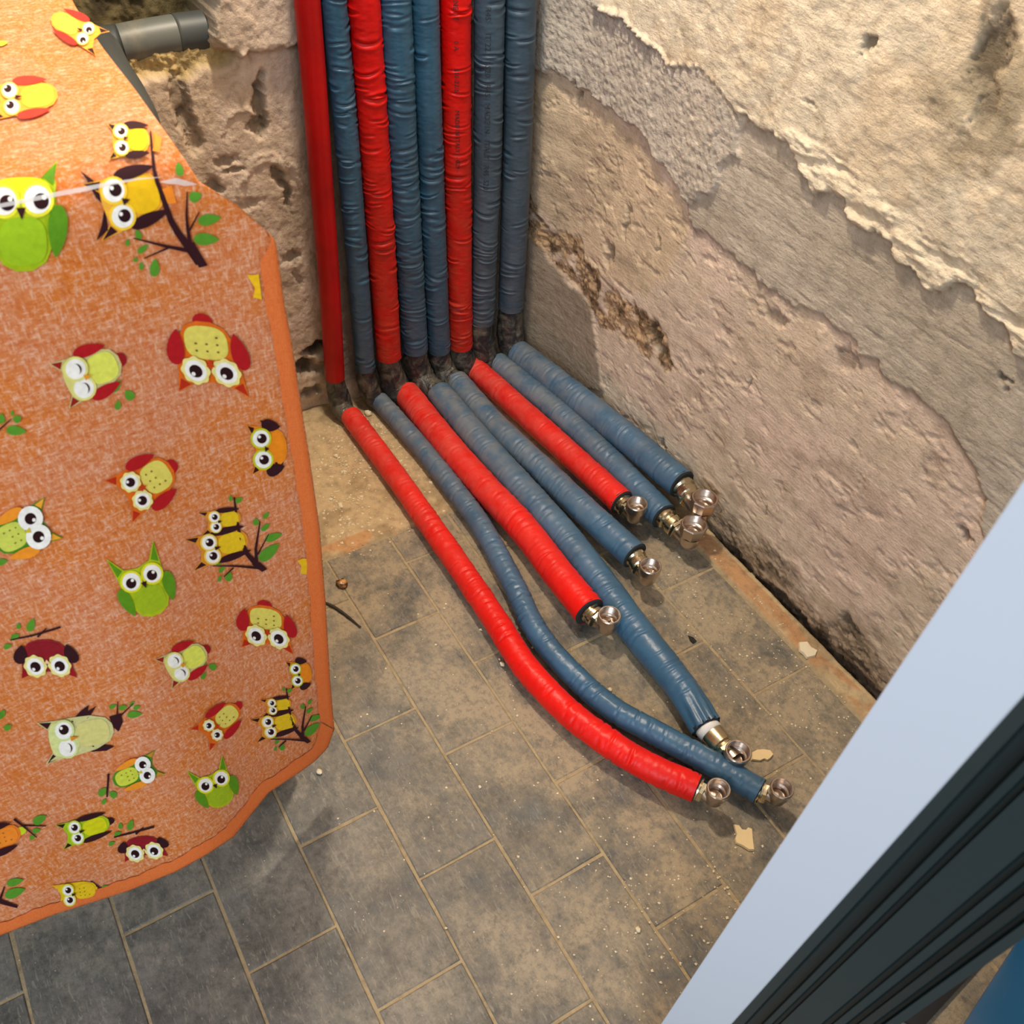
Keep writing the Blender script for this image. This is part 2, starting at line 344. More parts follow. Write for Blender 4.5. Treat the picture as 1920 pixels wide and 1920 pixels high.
ragged = np.clip(np.abs(up - blur(up, 6)) * 3, 0, 1) * (1 - up); C = lay_(C, ragged * .5, (140, 120, 94))
edge = np.clip(np.abs(mm - blur(mm, 5)) * 2.2, 0, 1) * low; C = lay_(C, edge * .6, (120, 104, 84))
V = np.stack([X, -.003 + H, Z], -1).reshape(-1, 3)
wall_r = mesh('wall_right', V, grid_faces(*X.shape)[:, ::-1], M_RW, colr=C.reshape(-1, 3)); setp(wall_r, kind='structure')

# ------------------------------------------------------------------ back wall
ys = axis([(-.02, .72, .0019), (.72, 2.2, .05)]); zs = axis([(-.02, .72, .0019), (.72, 2.4, .06)])
X, Z = np.meshgrid(ys, zs, indexing='ij')
XW = X + (fbm(X * 50, Z * 50, 203, 5, .62) - .5) * .022; ZW = Z + (fbm(X * 50, Z * 50, 209, 5, .62) - .5) * .022
def bzone(poly, n=1): return blur(pip(XW, ZW, bw(poly)).astype(float), n)
rec = bzone([(-400, -400), (395, -400), (392, 0), (388, 33), (390, 63), (400, 78), (330, 90), (250, 102), (200, 108), (-400, 200)], 1)
ledge = bzone([(150, 120), (222, 96), (386, 72), (419, 96), (443, 114), (397, 131), (349, 151), (292, 142), (250, 150), (150, 160)], 4)
block = bzone([(388, -400), (390, 0), (387, 33), (390, 63), (425, 90), (443, 108), (500, 92), (560, 80), (1100, 10), (1100, -400)], 1)
H = .004 * (fbm(X * 12, Z * 12, 221, 4) - .5) + .0028 * (fbm(X * 130, Z * 110, 227, 4, .7) - .5) + .0035 * (fbm(X * 45, Z * 30, 222, 5, .62) - .5)
H = H + block * (.014 + .004 * (fbm(X * 40, Z * 40, 223, 4, .6) - .5))
bedge = np.clip((block - blur(block, 14)) * 2.2, 0, 1); H = H + bedge * .012 * (fbm(X * 120, Z * 120, 224, 4, .7) - .5)
H = H - rec * .075 * np.clip(1.0, 0, 1) + rec * .03 * (fbm(X * 30, Z * 22, 225, 4, .65) - .5)
H = H - ledge * (1 - rec) * (.010 + .014 * (fbm(X * 90, Z * 90, 226, 4, .7) - .35))
bp = [((490, 160), .006, .018, .009, .6), ((492, 200), .008, .026, .010, .75), ((485, 240), .012, .010, .009, .8), ((338, 190), .010, .030, .009, .6), ((352, 230), .008, .018, .008, .6), ((365, 270), .010, .014, .008, .5), ((525, 325), .009, .016, .009, .75), ((538, 370), .006, .024, .008, .7), ((440, 318), .014, .004, .005, .5), ((425, 300), .016, .006, .006, .5), ((398, 352), .012, .014, .008, .6), ((550, 480), .014, .010, .008, .5), ((560, 520), .006, .02, .005, .4), ((600, 655), .030, .010, .020, 1.3), ((572, 690), .018, .016, .016, 1.2), ((585, 735), .02, .01, .012, .8), ((470, 385), .02, .006, .004, .3), ((605, 690), .02, .01, .008, .6)]
D = np.zeros_like(H)
for px, sx, sz, dp, dk in bp:
    c = bw([px])[0]; q = ((XW - c[0]) / sx) ** 2 + ((ZW - c[1]) / sz) ** 2
    e = sstep(.12, .75, np.exp(-q) * (.45 + 1.1 * fbm(X * 110, Z * 110, 6, 5, .7))); H = H - e * dp * 1.1; D = np.maximum(D, e * dk)
for px, r_ in (((500, 330), .030), ((455, 245), .022), ((510, 360), .045)):        # curved trowel sweeps
    c = bw([px])[0]; d_ = np.hypot(XW - c[0], ZW - c[1]); H = H + .0025 * np.exp(-((d_ - r_) / .0035) ** 2) * (ZW > c[1])
H = H - .012 * sstep(.05, .0, Z + (fbm(X * 25, Z * 25, 230, 3) - .5) * .05) * sstep(.36, .42, X)
C = np.ones(X.shape + (3,)) * lin((214, 192, 170))
mot = fbm(X * 10, Z * 10, 301, 5, .6)
C = lay_(C, sstep(.45, .7, mot) * .5, (222, 200, 180)); C = lay_(C, sstep(.55, .35, mot) * .5, (196, 172, 142))
C = lay_(C, sstep(.60, .68, fbm(X * 34, Z * 24, 302, 5, .65)) * .4, (150, 128, 102))
C = lay_(C, block * .6, (200, 180, 158)); C = lay_(C, bedge * .5, (216, 196, 166)); C = lay_(C, ledge * .9, (198, 172, 114))
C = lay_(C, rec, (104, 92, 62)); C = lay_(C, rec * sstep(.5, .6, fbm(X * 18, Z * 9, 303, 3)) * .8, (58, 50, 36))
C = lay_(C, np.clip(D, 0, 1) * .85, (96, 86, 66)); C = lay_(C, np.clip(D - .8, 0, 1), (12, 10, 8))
# wall behind the pipes: darker plaster, with the shade of the pipes painted in
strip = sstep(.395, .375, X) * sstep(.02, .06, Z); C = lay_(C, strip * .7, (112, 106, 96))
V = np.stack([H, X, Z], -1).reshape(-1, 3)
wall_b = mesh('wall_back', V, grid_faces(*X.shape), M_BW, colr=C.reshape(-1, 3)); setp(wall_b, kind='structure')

# ------------------------------------------------------------------ floor
xs = axis([(-.1, 1.0, .0025), (1.0, 2.6, .03)]); ys = axis([(-.03, .80, .0025), (.80, 2.4, .03)])
X, Y = np.meshgrid(xs, ys, indexing='ij')
tiled = ((X > .315) & (Y > .035)).astype(float)
Hf = -.0014 + .0004 * sstep(.44, .30, Y + .08 * (fbm(X * 9, Y * 9, 411, 3) - .5)) * tiled + (1 - tiled) * (.0028 + .0045 * (fbm(X * 34, Y * 34, 401, 5, .65) - .45) + .0012 * (fbm(X * 20, Y * 220, 402, 3) - .5))
Hf = Hf - .02 * (Y < .001 + .005 * (fbm(X * 20, Y * 0, 405, 3) - .5)) * (X > .52)
C = np.ones(X.shape + (3,)) * lin((166, 148, 116))
C = lay_(C, (1 - tiled) * .8, (198, 172, 132)); C = lay_(C, (1 - tiled) * sstep(.48, .64, fbm(X * 16, Y * 16, 403, 5, .65)) * .5, (140, 118, 88))
C = lay_(C, ((X > .292) & (X < .318) & (Y > .38)).astype(float) * sstep(.42, .52, fbm(X * 30, Y * 18, 404, 3)) * .8, (196, 146, 100))
C = lay_(C, ((Y > .010) & (Y < .036) & (X > .5)).astype(float) * sstep(.40, .55, fbm(X * 14, Y * 40, 406, 4)) * .75, (184, 134, 92))
C = lay_(C, (Y < .001).astype(float) * (X > .52), (36, 30, 26))
V = np.stack([X, Y, Hf], -1).reshape(-1, 3)
floor = mesh('floor', V, grid_faces(*X.shape), M_SCREED, colr=C.reshape(-1, 3)); setp(floor, kind='structure')

def slab(x0, x1, y0, y1):                            # a tile: chamfered worn edges, slightly wavy outline
    c = .0012; L, W = x1 - x0, y1 - y0; V = []; n = 6
    out = [(-L / 2 + L * k / n, -W / 2) for k in range(n)] + [(L / 2, -W / 2 + W * k / 3) for k in range(3)] + [(L / 2 - L * k / n, W / 2) for k in range(n)] + [(-L / 2, W / 2 - W * k / 3) for k in range(3)]
    rr = random.Random(int(x0 * 1000 + y0 * 7777)); out = [(a + rr.uniform(-.0005, .0005), b_ + rr.uniform(-.0005, .0005)) for a, b_ in out]
    k = len(out)
    for z, s_ in ((-.005, 0), (-c, 0), (0, c)):
        for a, b_ in out: V.append((a * (1 - 2 * s_ / L), b_ * (1 - 2 * s_ / W), z))
    Fc = [(r * k + i, r * k + (i + 1) % k, (r + 1) * k + (i + 1) % k, (r + 1) * k + i) for r in (0, 1) for i in range(k)] + [tuple(range(2 * k, 3 * k))]
    return V, Fc
joint = {-4: .40, -3: .50, -2: .42, -1: .376, 0: .478, 1: .40, 2: .50, 3: .40, 4: .50, 5: .42, 6: .505, 7: .40, 8: .5, 9: .4}
shared = {}
for k in range(-4, 10):
    y0 = .4405 + .0996 * k; y1 = y0 + .0996; y0 = max(y0, .036)
    x = joint[k] - .202
    while x < 1.55:
        xa, xb = max(x, .316), x + .202
        x += .202
        if xb - xa < .03 or (y0 > .70 and xa < .5): continue
        g_ = .0017; key = (round(xb - xa, 3), round(y1 - y0, 3), random.randint(0, 3))
        if key not in shared:
            V_, F_ = slab(xa + g_, xb - g_, y0 + g_, y1 - g_); me = bpy.data.meshes.new('floor_tile'); me.from_pydata(V_, [], F_); me.materials.append(M_TILE); shared[key] = me
        o = bpy.data.objects.new('floor_tile', shared[key]); col.objects.link(o); o.parent = floor
        o.location = ((xa + xb) / 2, (y0 + y1) / 2, random.uniform(-.0004, .0003)); o.rotation_euler = (random.uniform(-.003, .003), random.uniform(-.003, .003), random.uniform(-.004, .004))

# ------------------------------------------------------------------ tubes
def frames(P):
    T = np.gradient(P, axis=0); T /= np.linalg.norm(T, axis=1)[:, None]
    n = np.cross(T[0], [0, 1, 0]); n /= np.linalg.norm(n); Ns = [n]
    for k in range(1, len(P)):
        n = Ns[-1] - T[k] * (Ns[-1] @ T[k]); n /= np.linalg.norm(n); Ns.append(n)
    Ns = np.array(Ns); return T, Ns, np.cross(T, Ns)
def tube(name, pts, rad, mt, parent, ds=.0015, nt_=44, disp=None, cap=False, sq=1.0):
    P, s = resample(pts, ds); T, n, b_ = frames(P); th = np.linspace(0, 2 * np.pi, nt_, endpoint=False)
    S, TH = np.meshgrid(s, th, indexing='ij')
    R = np.ones_like(S) * (rad if np.isscalar(rad) else np.interp(s, np.linspace(0, s[-1], len(rad)), rad)[:, None])
    if disp is not None: R = R + disp(S, TH, s[-1])
    V = P[:, None] + (n[:, None] * np.cos(TH)[..., None] + b_[:, None] * np.sin(TH)[..., None]) * R[..., None]
    if sq != 1.0: V[..., 2] = P[:, None, 2] + (V[..., 2] - P[:, None, 2]) * sq
    Fc = grid_faces(len(s), nt_, True); V = V.reshape(-1, 3)
    if cap: Fc = Fc.tolist() + [tuple(range(nt_))[::-1], tuple(range(len(V) - nt_, len(V)))]
    return mesh(name, V, Fc, mt, parent), P, T, n, b_
def pinches(seed, spacing, amp, wmin=.5, wmax=1.5, fine=.0004):
    def f(S, TH, L):
        r = np.random.default_rng(seed); d = (fbm(S * 60, TH * 1.3, seed, 3) - .5) * fine * 2 + (fbm(S * 300, TH * 2.5, seed + 5, 3, .6) - .5) * fine * 1.6
        for k in range(int(L / spacing)):
            s0 = r.uniform(0, L); t0 = r.uniform(0, 2 * np.pi); wt = r.uniform(wmin, wmax); a = amp * r.uniform(.35, 1.1); w_ = r.uniform(.0009, .0022); sl = r.uniform(-.003, .003); cv = r.uniform(-.004, .004)
            j0, j1 = np.searchsorted(S[:, 0], [s0 - .018, s0 + .018])
            if j1 <= j0: continue
            s_ = S[j0:j1]; dt = (TH[j0:j1] - t0 + np.pi) % (2 * np.pi) - np.pi
            win = np.exp(-(dt / wt) ** 4); q = s_ - s0 - sl * dt - cv * dt * dt
            d[j0:j1] += win * a * (-1.0 * np.exp(-(q / w_) ** 2) + .42 * np.exp(-((q - 2.6 * w_) / (1.6 * w_)) ** 2) + .3 * np.exp(-((q + 2.6 * w_) / (1.8 * w_)) ** 2))
        return d
    return f
def tapefold(seed):
    def f(S, TH, L):
        return .0035 * (fbm(S * 60 + TH * 1.6, TH * 1.1 - S * 20, seed, 4, .6) - .5) + .002 * (np.abs(noise(S * 110 + TH * 2.2, TH * 1.5, seed + 3) - .5) * 2 - .5)
    return f
def ringset(profile, o, ax, n=28, hexr=None, ph=0.0):    # lathe of (t along axis, radius) pairs about any axis
    ax = np.array(ax, float); ax /= np.linalg.norm(ax); u = np.cross(ax, [0, 0, 1.0] if abs(ax[2]) < .9 else [0, 1.0, 0]); u /= np.linalg.norm(u); v = np.cross(ax, u)
    V = []; th = np.linspace(0, 2 * np.pi, n, endpoint=False) + ph
    for t, r in profile:
        rr = np.full(n, r)
        if hexr: rr = r * math.cos(np.pi / hexr) / np.cos((th - ph + np.pi / hexr) % (2 * np.pi / hexr) - np.pi / hexr)
        V.append(np.array(o) + ax * t + (u * np.cos(th)[:, None] + v * np.sin(th)[:, None]) * rr[:, None])
    return np.concatenate(V), grid_faces(len(profile), n, True)
def join(parts):
    V = []; Fc = []; k = 0
    for v, f_ in parts: V.append(v); Fc += (np.asarray(f_) + k).tolist(); k += len(v)
    return np.concatenate(V), Fc
def edgesplit(o, ang=35):
    me = o.data; me.polygons.foreach_set('use_smooth', [True] * len(me.polygons)); me.set_sharp_from_angle(angle=math.radians(ang))

PIPES = [
 dict(k='red', up=[(574, -20), (588, 150), (603, 350), (617, 530), (628, 708)], ru=.0158, mu=M_RS, ml=M_RL, lo=[(658, 780), (740, 890), (800, 975), (870, 1075), (930, 1165), (985, 1250), (1060, 1330), (1130, 1385), (1210, 1435), (1306, 1478)], rl=.0176, lift=(0, .004, .010), rim=(1348, 1478), rr=.0142, sp=None,
      label='red insulated pipe farthest left in the row, smooth dark red riser, curving along the floor'),
 dict(k='blue', up=[(623, -20), (658, 350), (685, 690)], ru=.0160, mu=M_BU, ml=M_BL, lo=[(712, 752), (790, 840), (850, 915), (905, 990), (960, 1090), (1010, 1190), (1080, 1270), (1150, 1330), (1230, 1375), (1328, 1428), (1424, 1483)], rl=.0160, lift=(0, 0, .008), rim=(1467, 1477), rr=.0140, sp=.009,
      label='thin blue insulated pipe bending beside the leftmost red pipe, its end nearest the pale panel'),
 dict(k='red', up=[(680, -20), (706, 330), (729, 668)], ru=.0203, mu=M_RU, ml=M_RL, lo=[(762, 738), (835, 830), (905, 910), (980, 990), (1050, 1080), (1105, 1147)], rl=.0226, lift=(0, .004, .010), rim=(1143, 1152), rr=.0156, sp=.0085,
      label='thick red insulated pipe, middle of the three reds, its elbow over the wide blue pipe'),
 dict(k='blue', up=[(739, -20), (757, 320), (779, 655)], ru=.0208, mu=M_BU, ml=M_BL, lo=[(823, 738), (900, 830), (980, 920), (1060, 1010), (1130, 1100), (1190, 1180), (1270, 1280), (1325, 1364)], rl=.0236, lift=(0, 0, .002), rim=(1385, 1408), rr=.0162, sp=.0034,
      label='widest blue insulated pipe lying straight across the floor, white collar at its fitting'),
 dict(k='blue', up=[(795, -20), (808, 320), (824, 656)], ru=.0186, mu=M_BU, ml=M_BL, lo=[(856, 716), (930, 800), (1020, 885), (1110, 970), (1190, 1042)], rl=.0214, lift=(0, .003, .010), rim=(1220, 1060), rr=.0156, sp=.0095,
      label='blue insulated pipe just left of the shortest red pipe'),
 dict(k='red', up=[(853, -20), (858, 320), (864, 648)], ru=.0199, mu=M_RU, ml=M_RL, lo=[(888, 690), (1000, 790), (1090, 872), (1166, 942)], rl=.0203, lift=(0, .003, .010), rim=(1195, 943), rr=.0160, sp=.0085,
      label='shortest red insulated pipe, third of the reds, black printed line down its riser'),
 dict(k='blue', up=[(918, -20), (914, 300), (904, 602)], ru=.0203, mu=M_BG, ml=M_BL, lo=[(932, 682), (1050, 778), (1150, 872), (1245, 968)], rl=.0212, lift=(0, .003, .012), rim=(1302, 982), rr=.0192, sp=.0065,
      label='grey blue insulated pipe second from the right wall, ending in an eight sided brass elbow'),
 dict(k='blue', up=[(976, -20), (969, 300), (958, 575)], ru=.0220, mu=M_BG, ml=M_BL, lo=[(972, 662), (1080, 745), (1180, 825), (1278, 908)], rl=.0232, lift=(.014, .026, .034), rim=(1322, 933), rr=.0195, sp=.009,
      label='grey blue insulated pipe hugging the right wall, rightmost of the row'),
]
def text_on_tube(s, P, T, n, b_, r, ang, start, size, mt, parent):
    cu = bpy.data.curves.new('t', 'FONT'); cu.body = s; cu.size = size; cu.resolution_u = 2
    to = bpy.data.objects.new('t', cu); col.objects.link(to)
    dg = bpy.context.evaluated_depsgraph_get(); me = bpy.data.meshes.new_from_object(to.evaluated_get(dg))
    bpy.data.objects.remove(to)
    co = np.array([v.co for v in me.vertices]); fs = [tuple(p.vertices) for p in me.polygons]
    L = np.r_[0, np.cumsum(np.linalg.norm(np.diff(P, axis=0), axis=1))]; q = start + co[:, 0]
    C_ = np.stack([np.interp(q, L, P[:, k]) for k in range(3)], 1); A = np.stack([np.interp(q, L, n[:, k]) for k in range(3)], 1); B = np.stack([np.interp(q, L, b_[:, k]) for k in range(3)], 1)
    a = ang + co[:, 1] / r; V = C_ + (A * np.cos(a)[:, None] + B * np.sin(a)[:, None]) * (r + .0012)
    o = mesh('printed_line', V, fs, mt, parent, smooth=False); o['kind'] = 'stuff'; return o
CRIMP = [(0, .0085), (0, .0122), (.002, .0132), (.005, .0132), (.0062, .0112), (.0078, .0112), (.009, .0128), (.0125, .0128), (.0138, .0112), (.0138, .0085)]
for i, d in enumerate(PIPES):
    xp = d['ru'] + .014
    U = on(np.array(d['up'], float), 0, xp)
    top = U[0] + (U[0] - U[1]) * ((.98 - U[0][2]) / (U[0][2] - U[1][2])); U = np.vstack([top, U])
    lo = np.array(d['lo'], float); k = len(lo); lf = np.interp(np.linspace(0, 1, k), [0, .6, 1], d['lift'])
    Lp = np.array([on(p, 2, d['rl'] + .0015 + l) for p, l in zip(lo, lf)])
    base_ = (float(U[-1][0]), float(U[-1][1]), 0.0)
    t = thing('insulated_pipe', base_, d['label'], 'pipe')
    o, P, T, n_, b_ = tube('riser_sleeve', U, d['ru'], d['mu'], t, ds=.001, disp=pinches(100 + i, d['sp'], .0030 if i != 3 else .0020, .35, 1.0) if d['sp'] else None)
    uP = (P, T, n_, b_)
    o2, P2, T2, _, _ = tube('floor_sleeve', Lp, d['rl'] if i != 3 else [.0225, .0236, .0240, .0238, .0225, .0195], d['ml'], t, disp=(lambda i: (lambda S, TH, L: pinches(200 + i, .0050, .0015, .35, 1.1, .0006)(S, TH, L) + (.0016 * np.sin(TH * 9 + S * 40 + 2 * np.sin(TH * 2)) * sstep(L - .075, L - .004, S) if i == 3 else 0)))(i))
    zu = U[-1]; l0 = P2[0]
    W = [zu + (0, 0, .004), zu * .5 + np.array([zu[0], zu[1], l0[2] + .02]) * .5, np.array([zu[0] + .004, (zu[1] * .7 + l0[1] * .3), l0[2] + .014]), np.array([(zu[0] + l0[0]) / 2 + .002, (zu[1] + l0[1]) / 2, l0[2] + .001]), l0, P2[4]]
    tube('tape_wrap', W, [d['ru'] - .0028, d['ru'] - .0006, d['ru'] + .0008, (d['ru'] + d['rl']) / 2 + .0012, d['rl'] + .0008, d['rl'] - .0006, d['rl'] - .0028], M_TAPE, t, ds=.0012, disp=tapefold(300 + i))
    # end of the sleeve: dark foam ring, bare stub, press sleeve, nut and the elbow with its open cup
    E = P2[-1]; ax = T2[-1] * np.array([1, 1, .2]); ax /= np.linalg.norm(ax)
    rl = .0192 if i == 3 else d['rl']
    V_, F_ = ringset([(-.004, rl - .0004), (.0006, rl - .0006), (.0012, rl - .003), (.0005, .0125), (-.004, .0118)], E, ax, 40)
    V_ += (rng.random(V_.shape) - .5) * .0006
    mesh('foam_end', V_, F_, M_FOAM, t)
    zc = E[2]; rr = d['rr']; zr = zc + rr * (1.3 if i == 3 else 1.75)
    R_ = on(np.array(d['rim'], float), 2, zr); cup = np.array([R_[0], R_[1], zc])
    v = cup - E; v[2] = 0; dist = np.linalg.norm(v); ax = v / dist
    k0 = dist - rr - .004                                             # room for ferrules between sleeve and cup
    f_ = thing  # noqa
    neck, nf = ringset([(-.006, .009), (dist - .002, .009)], E, ax, 24)
    sc_ = max(.3, min(2.4, (dist - rr * .92 - .001) / .0138)); cr = [(a * sc_ - .004, r * 1.22 * (rr / .0165) ** .5) for a, r in CRIMP]
    if i == 3: cr = [(.001, .0085), (.001, .0150), (.009, .0150), (.009, .0132), (.030, .0138), (.031, .0100)]
    V_, F_ = ringset(cr, E, ax, 36)
    if i == 3:
        Vc, Fc_ = ringset([(-.006, .0105), (-.006, .0158), (.009, .0162), (.0095, .0150)], E, ax, 36); mesh('white_collar', Vc, Fc_, M_WHITE, t, smooth=True)
        V_, F_ = ringset([(.009, .0085), (.009, .0150), (.011, .0154), (.028, .0150), (.030, .0128), (.033, .0134), (.034, .010)], E, ax, 36)
    ps = mesh('press_sleeve', V_, F_, M_BRASS, t); edgesplit(ps, 30)
    t1 = cr[-1][0] if i != 3 else .034
    V_, F_ = ringset([(t1 - .001, .008), (t1 - .001, .0145 * (rr / .0162)), (t1, .0153 * (rr / .0162)), (t1 + .0042, .0153 * (rr / .0162)), (t1 + .0052, .0145 * (rr / .0162)), (t1 + .0052, .008)], E, ax, 36, hexr=6, ph=.3)
    nut = mesh('coupling_nut', V_, F_, M_BRASS, t); edgesplit(nut, 25)
    hz = zr - zc
    prof = [(-rr * .62, .0005), (-rr * .60, rr * .42), (-rr * .42, rr * .66), (-rr * .1, rr * .78), (hz * .30, rr * .80), (hz * .42, rr * .84), (hz * .50, rr * .98), (hz * .56, rr)]
    lip_ = [(hz - .0012, rr), (hz, rr - .0010), (hz, rr * .865), (hz - .0008, rr * .845)]
    thr = []
    for q in range(7): thr += [(hz - .0016 - q * .0017, rr * .805), (hz - .0024 - q * .0017, rr * .85)]
    zb = hz - .0016 - 7 * .0017
    ins = [(zb, rr * .79), (zb - .0006, rr * .70), (zb - .0030, rr * .58), (zb - .006, rr * .54), (zb - .006, .0004)]
    if i in (6, 7):
        pa = ringset(prof[:5], cup, (0, 0, 1), 48); pb = ringset([(hz * .30, rr * .80), (hz * .44, rr * .98), (hz * .95, rr * 1.06), (hz, rr * .98)], cup, (0, 0, 1), 48, hexr=8, ph=.35); pc = ringset([(hz, rr * .96)] + lip_[1:] + thr + ins, cup, (0, 0, 1), 48)
        pieces = [pa, pb, pc]
    else: pieces = [ringset(prof + lip_ + thr + ins, cup, (0, 0, 1), 48)]
    pieces.append(ringset([(t1 + .003, .0005), (t1 + .003, .0092 * rr / .0155), (dist - rr * .3, .0105 * rr / .0155), (dist, .0108 * rr / .0155)], E, ax, 32))
    V_, F_ = join(pieces); el = mesh('elbow_fitting', V_, F_, M_NICKEL, t); edgesplit(el, 32)
    if i == 5: text_on_tube('- 029 -  LINE  IT          0 A         S10-22/6          MADE IN ITALY  - 029 -', *uP, d['ru'], PIPES and math.radians(-35), .34, .0085, M_INK, t)
    if i == 6: text_on_tube('S20  C     ISO      R4S     IT 22    I S20   R4S   MADE IN   ITALY   R4S  S20', *uP, d['ru'], math.radians(-44), .31, .0105, M_BINK, t)

# ------------------------------------------------------------------ grey drain pipe in the recess
G1 = on(np.array([(470, 46), (392, 56), (330, 64), (262, 76), (215, 86)], float), 0, -.028)
t = thing('drain_pipe', (float(G1[3][0]), float(G1[3][1]), float(G1[3][2])), 'grey plastic drain pipe set in a broken recess of the back wall', 'pipe')
tube('pipe_run', G1, .0205, M_PVC, t, ds=.004, nt_=36, cap=True)
tube('wall_sleeve', np.array([G1[0], G1[2]]), .0212, M_PVCD, t, ds=.004, nt_=36, cap=True)
B0 = on(np.array([(228, 86), (190, 92)], float), 0, -.028); B1 = on(np.array([(196, 120), (228, 168), (252, 215), (266, 262), (262, 330)], float), 0, .10)
B1 = np.array([on((192, 100), 0, .0), on((208, 134), 0, .04), on((236, 180), 0, .08), on((260, 232), 0, .12), on((270, 300), 0, .15)])
tube('pipe_bend', np.vstack([B0, B1]), .0222, M_PVCD, t, ds=.004, nt_=36, cap=True)

# ------------------------------------------------------------------ owl cloth over a cabinet
ZT, RF = .764, .030
def XF(y, z):
    h = np.clip(1 - z / ZT, 0, 1); s_ = sstep(.64, .84, y)
    return .662 - .020 * h * (1 - s_) + .055 * h * s_ + .0035 * h * np.sin(y * 46 + z * 5) * (1 - .3 * s_) + .0015 * np.sin(y * 17 - z * 13) + .004 * (fbm(y * 7, z * 5, 500, 3) - .5)
def sdf(p):
    dx = p[..., 0] - XF(p[..., 1], p[..., 2]) + RF; dz = p[..., 2] - (ZT + .004 * (fbm(p[..., 0] * 9, p[..., 1] * 9, 510, 3) - .5)) + RF
    return np.minimum(np.maximum(dx, dz), 0) + np.hypot(np.maximum(dx, 0), np.maximum(dz, 0)) - RF
def hit(px, off=0.0):
    px = np.asarray(px, float); d = ray(px); d = d / np.linalg.norm(d, axis=-1, keepdims=True); t_ = np.full(d.shape[:-1], .25)
    for _ in range(60): t_ = t_ + sdf(CAM + d * t_[..., None]) * .85
    p = CAM + d * t_[..., None]
    if off:
        e = .002; g_ = np.stack([sdf(p + e * np.eye(3)[k]) - sdf(p - e * np.eye(3)[k]) for k in range(3)], -1); g_ /= np.linalg.norm(g_, axis=-1, keepdims=True); p = p + g_ * off
    return p
SIL = [(60, -150), (133, 0), (193, 90), (255, 170), (310, 247), (345, 297), (373, 340), (443, 383), (500, 433), (515, 450), (520, 467), (533, 567), (547, 640), (567, 773), (580, 853), (600, 993), (611, 1134), (619, 1272), (627, 1368)]
HEMB = [(-800, 2020), (-150, 1806), (0, 1755), (103, 1715), (241, 1671), (330, 1635), (388, 1603), (440, 1568), (474, 1524), (505, 1486), (564, 1447), (591, 1427), (615, 1402), (627, 1368)]
def poly_at(pts, n):
    pts = np.array(pts, float); L = np.r_[0, np.cumsum(np.linalg.norm(np.diff(pts, axis=0), axis=1))]; q = np.linspace(0, L[-1], n)
    return np.stack([np.interp(q, L, pts[:, k]) for k in range(2)], 1)
nr, nc = 240, 190
Rt = poly_at(SIL, nr); Lt = poly_at([(-800, -150), (-800, 2020)], nr); Bt = poly_at(HEMB, nc); Tp = poly_at([(-800, -150), (60, -150)], nc)
u = np.linspace(0, 1, nc)[None, :, None]; v_ = np.linspace(0, 1, nr)[:, None, None]
CP = (1 - u) * Lt[:, None] + u * Rt[:, None] + (1 - v_) * Tp[None] + v_ * Bt[None] - ((1 - u) * (1 - v_) * Tp[0] + u * (1 - v_) * Tp[-1] + (1 - u) * v_ * Bt[0] + u * v_ * Bt[-1])
P = hit(CP)
# overhang that turns down past the right-hand edge of the top
wgt = sstep(12, 0, np.abs(np.arange(nr) - 0) * 0 + 0)
topness = sstep(.50, .22, np.linspace(0, 1, nr))[:, None]
e1 = P[:, -1] + np.array([0, -.003, -.010]) * topness + np.array([-.002, .001, 0]) * (1 - topness); e2 = P[:, -1] + np.array([-.004, .004, -.045]) * topness + np.array([-.003, .004, 0]) * (1 - topness)
P = np.concatenate([P, e1[:, None], e2[:, None]], 1)
cl = thing('owl_cloth', (.66, .90, 0), 'orange cotton cloth printed with cartoon owls, draped over a cabinet at the left', 'cloth')
fab = mesh('fabric', P.reshape(-1, 3), grid_faces(nr, nc + 2)[:, ::-1], M_CLOTH, cl)
sm = fab.modifiers.new('s', 'SOLIDIFY'); sm.thickness = .0008; sm.offset = -1
# hem bands: right edge then bottom edge
hr = poly_at([(500, 433), (515, 450), (520, 467), (533, 567), (547, 640), (567, 773), (580, 853), (600, 993), (611, 1134), (619, 1272), (627, 1366)], 200); hb = poly_at(HEMB[:0:-1], 200)
def band(edge, inner, nm):
    k = np.linspace(0, 1, 6)[None, :, None]; q = edge[:, None] * (1 - k) + inner[:, None] * k
    p = hit(q, .0012 * 1.0); p[:, 0] = hit(q[:, 0], -.0006); p[:, 1:] += 0
    return mesh(nm, p.reshape(-1, 3), grid_faces(len(edge), 6), M_HEM, cl)
wv = 2.2 * np.sin(np.arange(200) * .35) + 1.2 * np.sin(np.arange(200) * .9)
inn = hr + np.stack([-(38 - 10 * np.linspace(0, 1, 200)) + .5 * wv, np.zeros(200)], 1); inn[-22:, 1] -= np.linspace(0, 16, 22)
kk_ = sstep(0, 16, np.arange(200))[:, None]; inn = hr + (inn - hr) * kk_
band(hr, inn, 'hem')
nrm = np.gradient(hb, axis=0); nrm = np.stack([nrm[:, 1], -nrm[:, 0]], 1); nrm /= np.linalg.norm(nrm, axis=1)[:, None]
nrm = np.where((nrm[:, 1] > 0)[:, None], -nrm, nrm); nrm[:25, 0] = -np.abs(nrm[:25, 0])
inn = hb + nrm * (24 + .6 * wv)[:, None]; inn[:14] = inn[:14] * np.linspace(0, 1, 14)[:, None] + (hb[:14] + [-26, -14]) * (1 - np.linspace(0, 1, 14))[:, None]
band(hb, inn, 'hem')
